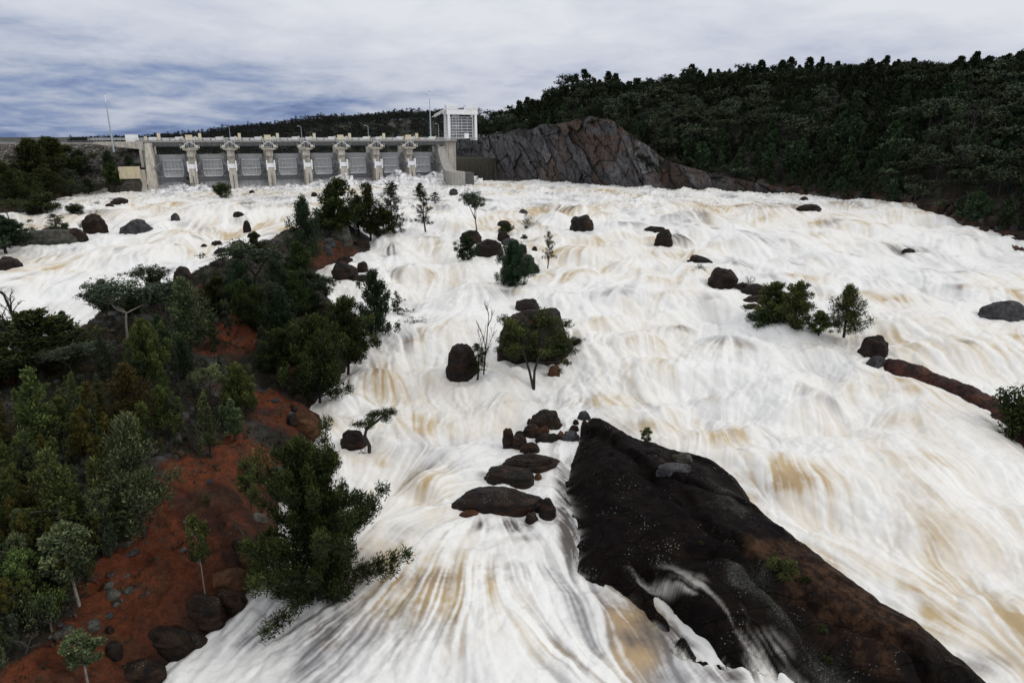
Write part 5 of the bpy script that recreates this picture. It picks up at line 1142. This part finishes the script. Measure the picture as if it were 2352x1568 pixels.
# gates
for k in range(8):
    x0 = XL+BAY*k+PW/2; x1 = x0+BAY-PW; xm = (x0+x1)/2; wg = x1-x0
    e = empty('radial_gate'); e.parent = dam
    TZ, TY, RG = 35.2, -11.0, 12.5
    an = np.linspace(R(-37), R(25), 18); zz = TZ+RG*np.sin(an); yy = TY+RG*np.cos(an)
    m = MB()
    V = np.array([[x, y, z] for y, z in zip(yy, zz) for x in (x0+.05, x1-.05)]); m.add(V, grid_faces(18, 2)); part(m, 'skin_plate', 'gate', e, True)
    m = MB(); nr = 26
    for q in range(nr):
        x = x0+.3+(wg-.6)*q/(nr-1)
        P = np.array([(x, y-.22*math.cos(a), z-.22*math.sin(a)) for y, z, a in zip(yy, zz, an)]); m.tube(P[:], .15, 4)
    part(m, 'rib', 'beam', e)['kind'] = 'stuff'
    m = MB()
    def zy(z): a = math.asin(max(-.99, min(.99, (z-TZ)/RG))); return TY+RG*math.cos(a)
    for z, t, fr in ((37.8, .5, .62), (33.6, .6, .66), (30.2, .5, .62)):
        m.box((xm, zy(z)-.8, z), (wg*fr, .9, t))
    for q in np.linspace(-.3, .3, 6): m.box((xm+q*wg, zy(34)-.95, 34.2), (.22, .5, 7.4))
    part(m, 'girder', 'white', e)
    m = MB(); m.box((xm, zy(28.4)-.8, 28.6), (wg-.3, 1.0, 1.1)); m.box((xm, zy(29.4)-.8, 29.6), (wg-.3, .5, .3))
    for q in np.linspace(-.47, .47, 22): m.box((xm+q*wg, zy(28)-1.35, 28.2), (.2, .2, 1.6))
    for sg in (-1, 1):
        xs = xm+sg*(wg/2-1.1)
        m.box((xs, zy(32)-.6, 31.5), (1.7, .5, 6.6))
    part(m, 'bottom_beam', 'steel', e)
    for sg in (-1, 1):
        m = MB(); tx = xm+sg*(wg/2-.35)
        for (zz1, xx1) in ((37.8, .31), (33.6, .33), (29.8, .29)):
            m.bar((tx, TY, TZ), (xm+sg*wg*xx1, zy(zz1)-1.0, zz1), .30)
        a1 = np.array((tx, TY, TZ)); b1 = np.array((xm+sg*wg*.31, zy(37.8)-1., 37.8)); b2 = np.array((xm+sg*wg*.33, zy(33.6)-1., 33.6)); b3 = np.array((xm+sg*wg*.29, zy(29.8)-1., 29.8))
        for q in (.35, .6, .85):
            m.bar(a1+(b1-a1)*q, a1+(b2-a1)*q, .12); m.bar(a1+(b3-a1)*q, a1+(b2-a1)*q, .12); m.bar(a1+(b1-a1)*q, a1+(b2-a1)*min(1, q+.2), .09); m.bar(a1+(b3-a1)*q, a1+(b2-a1)*min(1, q+.2), .09)
        m.tube(np.array([(tx-.5, TY, TZ), (tx+.5, TY, TZ)]), .55, 10); part(m, 'arm', 'steel', e)
    m = MB()
    for sg in (-1, 1):
        for z in np.arange(36, 41, .9): m.box((xm+sg*(wg/2-.9), zy(z)-.5, z), (1.0, .3, .12))
        m.bar((xm+sg*(wg/2-.5), zy(36)-.7, 30), (xm+sg*(wg/2-.5), zy(40)-.7, 40.8), .07); m.bar((xm+sg*(wg/2-1.4), zy(36)-.7, 36), (xm+sg*(wg/2-1.4), zy(40)-.7, 40.8), .07)
    part(m, 'ladder', 'steel', e)
m = MB(); xs = (XL+XR)/2; Lw = XR-XL
V = [];
for (y, z) in ((6, 27.6), (3, 27.2), (-1, 25.8), (-6, 23.2), (-10, 20)): V += [(XL, y, z), (XR, y, z)]
m.add(V, grid_faces(5, 2)); part(m, 'weir', 'concrete2', dam, True)
# water sheet pouring under the gates
nx_ = 300; ys = np.array([5, 2, -1, -4.5, -8, -11.5, -15]); zs = np.array([28.2, 27.7, 26.7, 25.2, 24.2, 23.6, 23.2]); X1 = np.linspace(XL+.3, XR-.3, nx_)
V = np.array([(x, y, z+.35*(vn(np.array([x/.8]), np.array([.3]), 5)[0]-.5)) for y, z in zip(ys, zs) for x in X1]); cc = .30+.35*np.array([vn(np.array([x/.7]), np.array([z*.05]), 9)[0] for y, z in zip(ys, zs) for x in X1])
o = link('gate_outflow', npmesh('gate_outflow', V, grid_faces(len(ys), nx_), [M['water']], col=np.c_[cc, cc, cc*1.02])); o.location = dam.location; o.rotation_euler = dam.rotation_euler; tag(o, kind='structure')
m = MB(); m.box((xs+2, -3, ZD-.1), (Lw+14, 8, .5)); part(m, 'bridge_deck', 'concrete2')
m = MB(); m.box((xs, -6.6, 45.3), (Lw+4, .5, 2.0)); m.box((xs, .4, 45.3), (Lw+4, .5, 2.0)); m.box((xs, -6.95, 44.35), (Lw+4, .5, .14))
for q in np.arange(XL-1, XR+2, 1.9): m.box((q, -6.9, 45.3), (.12, .2, 1.9))
part(m, 'bridge_girder', 'roadgrey')
m = MB(); m.box((xs+2, -6.9, ZD+.28), (Lw+14, .3, .45)); part(m, 'kerb', 'concrete2')
m = MB()
for z in (ZD+.8, ZD+1.15, ZD+1.5): m.bar((XL-24, -6.8, z), (XR+14, -6.8, z), .05); m.bar((XL-24, .8, z), (XR+14, .8, z), .05)
for q in np.arange(XL-24, XR+14, 2.4): m.bar((q, -6.8, ZD+.2), (q, -6.8, ZD+1.5), .05); m.bar((q, .8, ZD+.2), (q, .8, ZD+1.5), .05)
part(m, 'handrail', 'beam')
# left abutment: curved concrete pier, cantilever deck, cream block
m = MB()
V = []; prof = [(-.9, 46), (-1.2, 44), (-1.6, 41), (-2.2, 37), (-2.8, 34), (-3.4, 31), (-4.2, 26), (-5, 20)]
for (dx, z) in prof: V += [(XL+1.7+dx*.0, -7+dx*1.2, z), (XL-1.0+dx*.35, -7+dx*1.4, z), (XL-1.4+dx*.35, 9, z)]
m.add(V, grid_faces(len(prof), 3)); V2 = [(XL+1.7, -7+dx*1.2, z) for dx, z in prof]; V3 = [(XL+1.7, 9, z) for dx, z in prof]; m.add(V2+V3, [(i, i+1, 8+i+1, 8+i) for i in range(7)])
part(m, 'abutment_wall', 'concrete')
m = MB(); m.box((XL-6.2, -12, 27), (8, 9, 14), 0, .93); part(m, 'training_wall', 'concrete')
m = MB(); m.box((XL-8.2, -17.0, 33.2), (8.4, 3.0, 5.2)); part(m, 'cream_block', 'yellowconc')
m = MB(); m.box((XL-12, -3, ZD-.6), (20, 8.4, .9)); m.add([(XL-22, -7.1, ZD-1.05), (XL-1, -7.1, ZD-1.05), (XL-1, -7.1, ZD-4.6), (XL-4, -7.1, ZD-3.4), (XL-22, 1, ZD-1.05), (XL-1, 1, ZD-1.05), (XL-1, 1, ZD-4.6), (XL-4, 1, ZD-3.4)], [(0,3,2,1),(4,5,6,7),(0,4,7,3),(3,7,6,2)])
m.box((XL-3.5, -6.4, 39), (1.2, 1.2, 8)); m.box((XL-2.2, -5.8, 37), (.9, 1.2, 14)); part(m, 'cantilever_deck', 'concrete')
# right: retaining wall and curved training wall
m = MB(); m.box((XR+5.5, 2, 36.5), (7.5, 12, 18.8)); part(m, 'retaining_wall', 'concrete')
m = MB(); t = np.linspace(0, 1, 26); yw = -6-26*t; zt = 31.4+12.2*(1-np.clip(t/.58, 0, 1))**2.1; xr = XR-1.7
V = np.array([(xr, y, z) for y, z in zip(yw, zt)]+[(xr, y, 20) for y in yw]+[(xr+4.0+3*tt, y, z+.02) for y, z, tt in zip(yw, zt, t)]+[(xr+4.0+3*tt, y, 20) for y, tt in zip(yw, t)])
f = []
for i in range(25): f += [(i, i+1, 26+i+1, 26+i), (i, 52+i, 52+i+1, i+1), (52+i, 78+i, 78+i+1, 52+i+1)]
f.append((25, 51, 103, 77)); m.add(V, f); m.box((xr+2, -1, 32.5), (3.9, 11.6, 22)); part(m, 'curved_training_wall', 'concrete2')
m = MB(); m.box((xr+10, -24, 26.8), (6.5, 7, 7.6)); part(m, 'stepped_wall', 'roadgrey')
# things standing on the deck
def dthing(name, x, y, z, lb, cat, group=None):
    p = DW(x, y, z); e = empty(name, p, AZ); return tag(e, lb, cat, group)
def onebox(name, x, y, z, d, mat, lb, cat, group):
    m = MB(); m.box((0, 0, d[2]/2), d); m.box((0, 0, d[2]+.06), (d[0]*1.06, d[1]*1.06, .12)); o = m.obj(name, M[mat]); o.location = DW(x, y, z); o.rotation_euler = (0, 0, AZ); return tag(o, lb, cat, group)
for k in range(8):
    xm = XL+BAY*(k+.5)
    onebox('ventilation_box', xm-4.0, -5.6, ZD+.2, (1.3, 1.2, 3.4), 'cream', 'tall cream cabinet standing at the bridge rail above a gate', 'cabinet', 'tall cream cabinets on the bridge')
    onebox('hoist_housing', xm+4.6, -5.2, ZD+.2, (3.4, 1.6, 1.7), 'white', 'long white hoist housing at the bridge rail', 'hoist housing', 'hoist housings on the bridge')
    onebox('hoist_housing', xm-6.6, -5.2, ZD+.2, (3.2, 1.6, 1.6), 'white', 'long white hoist housing at the bridge rail', 'hoist housing', 'hoist housings on the bridge')
    onebox('winch', xm-1.2, -5.4, ZD+.2, (2.6, 1.4, 1.0), 'beam', 'low grey winch between two white housings on the bridge', 'winch', 'winches on the bridge')
    onebox('control_box', xm+1.8, -5.6, ZD+.2, (1.6, 1., .9), 'white', 'small white control box on the bridge', 'box', 'control boxes on the bridge')
for k in (0, 2, 4, 6):
    onebox('gate_control_cabin', pc[k], -6.2, ZD+.3, (3.0, 1.5, 2.5), 'cream', 'cream control cabin on the bridge above a pier', 'cabin', 'control cabins on alternate piers')
for x in (3.2*BAY/2.9+XL-5.5, XL+5.9*BAY, XL+.0+7.4*BAY-1.5):
    onebox('red_box', x, -6.0, ZD+.2, (.8, .6, .9), 'red', 'small red fire box on the bridge rail', 'box', 'red boxes on the bridge')
onebox('site_hut', XL-6.5, -4.5, ZD-.1, (5.2, 2.4, 3.1), 'white', 'white hut at the left end of the bridge', 'hut', None)
onebox('switch_cabinet', XL-.8, -5.2, ZD+.2, (1.1, 1.1, 2.0), 'cream', 'cream cabinet at the first bay beside the white hut', 'cabinet', None)
def mast(vx, vt, yl, zb, lb):
    x, z = dlocal(vx, vt, yl); m = MB(); H = z-zb
    m.tube(np.array([(0,0,0),(0,0,H*.5),(0,0,H*.86)]), [.42,.3,.17], 8); o = m.obj('mast', M['galv'], None, True); o.location = DW(x, yl, zb); o.rotation_euler = (0,0,AZ)
    m = MB(); m.tube(np.array([(0,0,H*.86),(0,0,H)]), .16, 8); m.obj('mast_tip', M['white'], o); m = MB(); m.box((0,0,H+.15), (.5,.5,.3)); m.obj('beacon', M['red'], o); tag(o, lb, 'mast')
mast(240, 216, -7, 42, 'tall thin mast at the left rising from the embankment')
mast(986, 211, -3, ZD, 'tall thin mast on the bridge near the white gantry')
for (vx, vt, lb) in ((526,291,'leftmost street lamp on the bridge'), (691,290,'second street lamp from the left on the bridge'), (845,289,'street lamp in the middle of the bridge'), (1007,285,'rightmost street lamp on the bridge beside the mast'), (347+268,312,'shortest lamp over the third gate')):
    x, z = dlocal(vx, vt, -2); H = z-ZD; e = dthing('street_lamp', x, -2, ZD+.1, lb, 'street lamp')
    m = MB(); m.tube(np.array([(0,0,0),(0,0,H*.9),(-.25,0,H*.97),(-1.1,0,H)]), [.16,.1,.08,.07], 6); m.obj('pole', M['galv'], e); m = MB(); m.box((-1.4,0,H), (.9,.35,.16)); m.obj('lamp_head', M['beam'], e)
# small floodlights over the piers
for k, xc in enumerate(pc+[XR]):
    for sg in (-1, 1):
        e = dthing('floodlight', xc+sg*2.9, -7.2, ZD+.2, 'small twin-headed floodlight on a short post over a pier', 'floodlight', 'floodlights over the piers')
        m = MB(); m.bar((0,0,0), (0,0,1.7), .08); m.obj('post', M['steel'], e); m = MB(); m.box((0,-.2,1.9), (.8,.35,.45)); m.obj('lamp_head', M['cream'], e)
# gantry crane with stored stoplog gate
gx0, _ = dlocal(1022, 320, 0); gx1, _ = dlocal(1094, 320, 0); _, gz1 = dlocal(1058, 262, 0); gw = gx1-gx0
print('gantry', gx0, gx1, gz1, 'XR', XR)
g = dthing('gantry_crane', (gx0+gx1)/2, 0, ZD, 'white steel gantry crane at the right end of the bridge', 'gantry crane')
H = gz1-ZD
for sx_ in (-1, 1):
    for sy in (-1, 1):
        m = MB(); m.box((sx_*(gw/2-1.4), sy*3.2, H/2), (1.5, 1.2, H), 0, .8)
        m.obj('leg', M['white'], g)
    m = MB(); m.box((sx_*(gw/2-1.4), 0, .9), (1.2, 8.4, 1.2)); m.obj('bogie_beam', M['beam'], g)
m = MB(); m.box((0, -3.2, H+.9), (gw-.6, 1.3, 2.6)); m.box((0, 3.2, H+.9), (gw-.6, 1.3, 2.6)); m.box((0, 0, H+2.05), (gw-.6, 6, .2)); m.obj('main_beam', M['white'], g)
m = MB(); m.box((-gw/4-1, -1, H+3.4), (6, 4.5, 2.2)); m.box((gw/4+1.2, -1, H+3.3), (6.5, 4.5, 2.0)); m.obj('hoist_house', M['white'], g)
m = MB()
for x in np.linspace(-gw/2, gw/2, 12): m.bar((x, -4.2, H+2.2), (x, -4.2, H+3.6), .06)
for z in (H+2.9, H+3.6): m.bar((-gw/2, -4.2, z), (gw/2, -4.2, z), .06)
for (a, b_) in (((-gw/2-6.5, -3, H-1.8), (-gw/2+1, -3, H+2)), ((-gw/2-6.5, -3, H-.6), (-gw/2+1, -3, H+3.0)), ((-gw/2-6.5, 2, H-1.8), (-gw/2+1, 2, H+2))): m.bar(a, b_, .16)
for q in np.linspace(0, 1, 7): a = np.array((-gw/2-6.5, -3, H-1.8)); b_ = np.array((-gw/2+1, -3, H+2)); c0 = a+(b_-a)*q; m.bar(c0, c0+np.array([0, 0, 1.1]), .08); m.bar(c0, c0+np.array([1.2, 0, 1.8]), .07)
m.obj('boom_and_railing', M['beam'], g)
m = MB()
for z in np.arange(1, H-1, 1.3): m.bar((-gw/2+3.4, -4.2, z), (-gw/2+4.8, -4.2, z+.9), .08)
for x in (3.2, 5.2, 6.6):
    m.bar((-gw/2+x, -4.3, .5), (-gw/2+x, -4.3, H-1), .09)
for z in (3.5, 7.0, H-2): m.box((-gw/2+5, -4.2, z), (4.2, 1.1, .12)); m.bar((-gw/2+3, -4.7, z+1), (-gw/2+7, -4.7, z+1), .06)
m.obj('stair_tower', M['beam'], g)
sl = dthing('stored_gate', (gx0+gx1)/2+.6, .4, ZD+1.2, 'stored cream steel gate leaf hanging inside the gantry', 'steel gate')
m = MB(); m.box((0, 0, 5.6), (gw-5.4, .4, 11.2)); m.obj('plate', M['steel'], sl)
m = MB()
for z in np.linspace(.3, 11, 8): m.box((0, -.75, z), (gw-5.2, 1.1, .32))
for x in np.linspace(-.5, .5, 5): m.box((x*(gw-5.6), -.5, 5.6), (.28, .7, 11))
m.obj('stiffener', M['beam'], sl)
onebox('equipment_cabinet', (gx0+gx1)/2+1.5, -5.4, ZD+1, (2.4, 1.2, 2.6), 'white', 'white cabinet at the foot of the gantry', 'cabinet', None)

# embankment of rock fill left of the spillway
xs = np.linspace(-260, XL-2.4, 420); vs = np.linspace(0, 1, 60)
X = np.repeat(xs[None], 60, 0); Vv = np.repeat(vs[:, None], 420, 1)
slope = 20*Vv; rough = (fbm(X/1.6, Vv*22/1.6, 3, 301)-.5)*1.6+(fbm(X/5, Vv*22/5, 3, 305)-.5)*1.5
Z = 45.4-Vv*17+rough*.6*np.clip(Vv*8, 0, 1); Y = 1-slope-rough*np.clip(Vv*8, .0, 1)
o = link('rockfill_face', npmesh('rockfill_face', np.c_[X.ravel(), Y.ravel(), Z.ravel()], grid_faces(60, 420), [M['rubble']])); o.name = 'rockfill_embankment'
_px = XL-2.4; _w = DW(_px, 0, 0); o.location = (_w[0]-_px*math.cos(EA), _w[1]-_px*math.sin(EA), 0); o.rotation_euler = (0, 0, EA); tag(o, 'grey rock-fill embankment dam wall left of the spillway', 'embankment')
m = MB(); m.box(((-260+XL-21)/2, 5, 45.5), (260+XL-21-0, 8.5, .9)); m.obj('crest_road', M['concrete2'], o)
m = MB()
for z in (46.3, 46.8): m.bar((-260, 1.2, z), (XL-22, 1.2, z), .06)
for q in np.arange(-258, XL-22, 4): m.bar((q, 1.2, 45.5), (q, 1.2, 46.8), .06)
m.obj('guard_rail', M['steel'], o)
# big pale rock at the left abutment
p = hit(283, 432, S_all); o = link('abutment_rock', boulder_mesh('abutment_rock', 17, 8.5, 12, M['lichen'], 77, True, 1.)); o.location = (p[0], p[1]+4, p[2]-1); tag(o, 'large lichen-grey rock mass beside the left concrete abutment', 'rock')

# spray thrown up where the outflow hits the river
def spray(p, w, h, sd):
    r = np.random.default_rng(sd)
    V, Fc = IC4.copy(), IF4
    off = Vector(r.random(3)*40)
    d = np.array([mnoise.noise(Vector(q)*1.5+off)*.45+mnoise.noise(Vector(q)*4+off)*.2+mnoise.noise(Vector(q)*9+off)*.06 for q in V]); V = V*(1+d)[:, None]*np.array([w/2, w/4, h*1.25])
    me = npmesh('spray', V, Fc, [SPR]); o = link('spray', me); o.location = p; tag(o, 'white spray plume at the foot of the spillway gates', 'spray', 'spray plumes at the foot of the gates')
SPR, nt, b = newmat('spray_mist'); b.inputs['Base Color'].default_value = (.80,.80,.81,1); b.inputs['Emission Color'].default_value = (1,1,1,1); b.inputs['Emission Strength'].default_value = 0.; b.inputs['Roughness'].default_value = 1.; b.inputs['Specular IOR Level'].default_value = 0
nz = noise_(nt, pos(nt), .45, 4, .6); tcz = nt.nodes.new('ShaderNodeTexCoord'); sz = nt.nodes.new('ShaderNodeSeparateXYZ'); nt.links.new(tcz.outputs['Generated'], sz.inputs[0])
nt.links.new(ramp(nt, math_(nt, 'ADD', nz, math_(nt, 'MULTIPLY', sz.outputs[2], -.50)), [(.0, (0,0,0)), (.20, (1,1,1))]), b.inputs['Alpha'])
rs_ = np.random.default_rng(12)
for k in range(34):
    xl = XL+(XR+14-XL)*(k+.5*rs_.random())/33.; hgt = (1.0+1.3*rs_.random())*(.7+.9*ss(XL+30, XR, xl)); spray(DW(xl, -15-3*rs_.random(), 23.6), 9+7*rs_.random(), hgt*(1.9 if k in (1, 2, 4, 16, 17, 18, 23, 24, 25, 28, 30) else 1.15), k)
# ------------------------------------------------------------------ sky and light
w = bpy.data.worlds.new('World'); sc.world = w; w.use_nodes = True; nt = w.node_tree; bg = nt.nodes['Background']
sky = nt.nodes.new('ShaderNodeTexSky'); sky.sky_type = 'NISHITA'; sky.sun_disc = False; sky.sun_elevation = R(36); sky.sun_rotation = R(102)
tc = nt.nodes.new('ShaderNodeTexCoord'); sep = nt.nodes.new('ShaderNodeSeparateXYZ'); nt.links.new(tc.outputs['Generated'], sep.inputs[0])
zc = math_(nt, 'MAXIMUM', sep.outputs[2], 0.); zz = math_(nt, 'ADD', zc, .16)
cmb = nt.nodes.new('ShaderNodeCombineXYZ'); nt.links.new(math_(nt, 'DIVIDE', sep.outputs[0], zz), cmb.inputs[0]); nt.links.new(math_(nt, 'DIVIDE', sep.outputs[1], zz), cmb.inputs[1])
mp = nt.nodes.new('ShaderNodeMapping'); mp.inputs['Scale'].default_value = (.85, .75, 1); mp.inputs['Rotation'].default_value = (0, 0, .08); mp.inputs['Location'].default_value = (3.1, 1.7, 0); nt.links.new(cmb.outputs[0], mp.inputs[0])
n1 = noise_(nt, mp.outputs[0], .55, 4, .5, .4); n2 = noise_(nt, mp.outputs[0], 2.2, 9, .58, .35)
cl = math_(nt, 'ADD', math_(nt, 'MULTIPLY', n1, .6), math_(nt, 'MULTIPLY', n2, .4))
# darker blue cloud base toward the lower left horizon
lf = math_(nt, 'ADD', math_(nt, 'MULTIPLY', sep.outputs[0], .09), math_(nt, 'MULTIPLY', zc, 1.5))
bk = math_(nt, 'MULTIPLY', math_(nt, 'MAXIMUM', math_(nt, 'MULTIPLY', sep.outputs[1], -1.), 0.), .15)
# broken brighter patches in the overcast
cl = math_(nt, 'ADD', cl, math_(nt, 'MULTIPLY', math_(nt, 'SUBTRACT', noise_(nt, mp.outputs[0], 5.5, 8, .6, .2), .5), .16))
cl2 = math_(nt, 'ADD', math_(nt, 'ADD', cl, bk), math_(nt, 'SUBTRACT', lf, .045))
colr = ramp(nt, cl2, [(.36, (.14,.20,.37)), (.43, (.25,.32,.50)), (.50, (.43,.48,.60)), (.58, (.57,.605,.70)), (.74, (.73,.745,.80))])
hz = ramp(nt, zc, [(0, (.96,.96,.96)), (.10, (1,1,1)), (.17, (1.04,1.04,1.03)), (.4, (1.28,1.27,1.23)), (1, (1.38,1.35,1.28))])
c = mixc(nt, colr, hz, 1., 'MULTIPLY')
c10 = mixc(nt, c, (10., 10., 10.), 1., 'MULTIPLY')
c = mixc(nt, c10, sky.outputs[0], .02)
nt.links.new(c, bg.inputs['Color']); bg.inputs['Strength'].default_value = .1
sun = bpy.data.objects.new('sun', bpy.data.lights.new('sun', 'SUN')); C.objects.link(sun)
sun.data.energy = .9; sun.data.angle = R(18); sun.data.color = (1, .95, .88)
el, az = R(36), R(102); d = Vector((math.sin(az)*math.cos(el), math.cos(az)*math.cos(el), math.sin(el)))
sun.rotation_euler = d.to_track_quat('Z', 'Y').to_euler()
print('done', time.time()-T0)
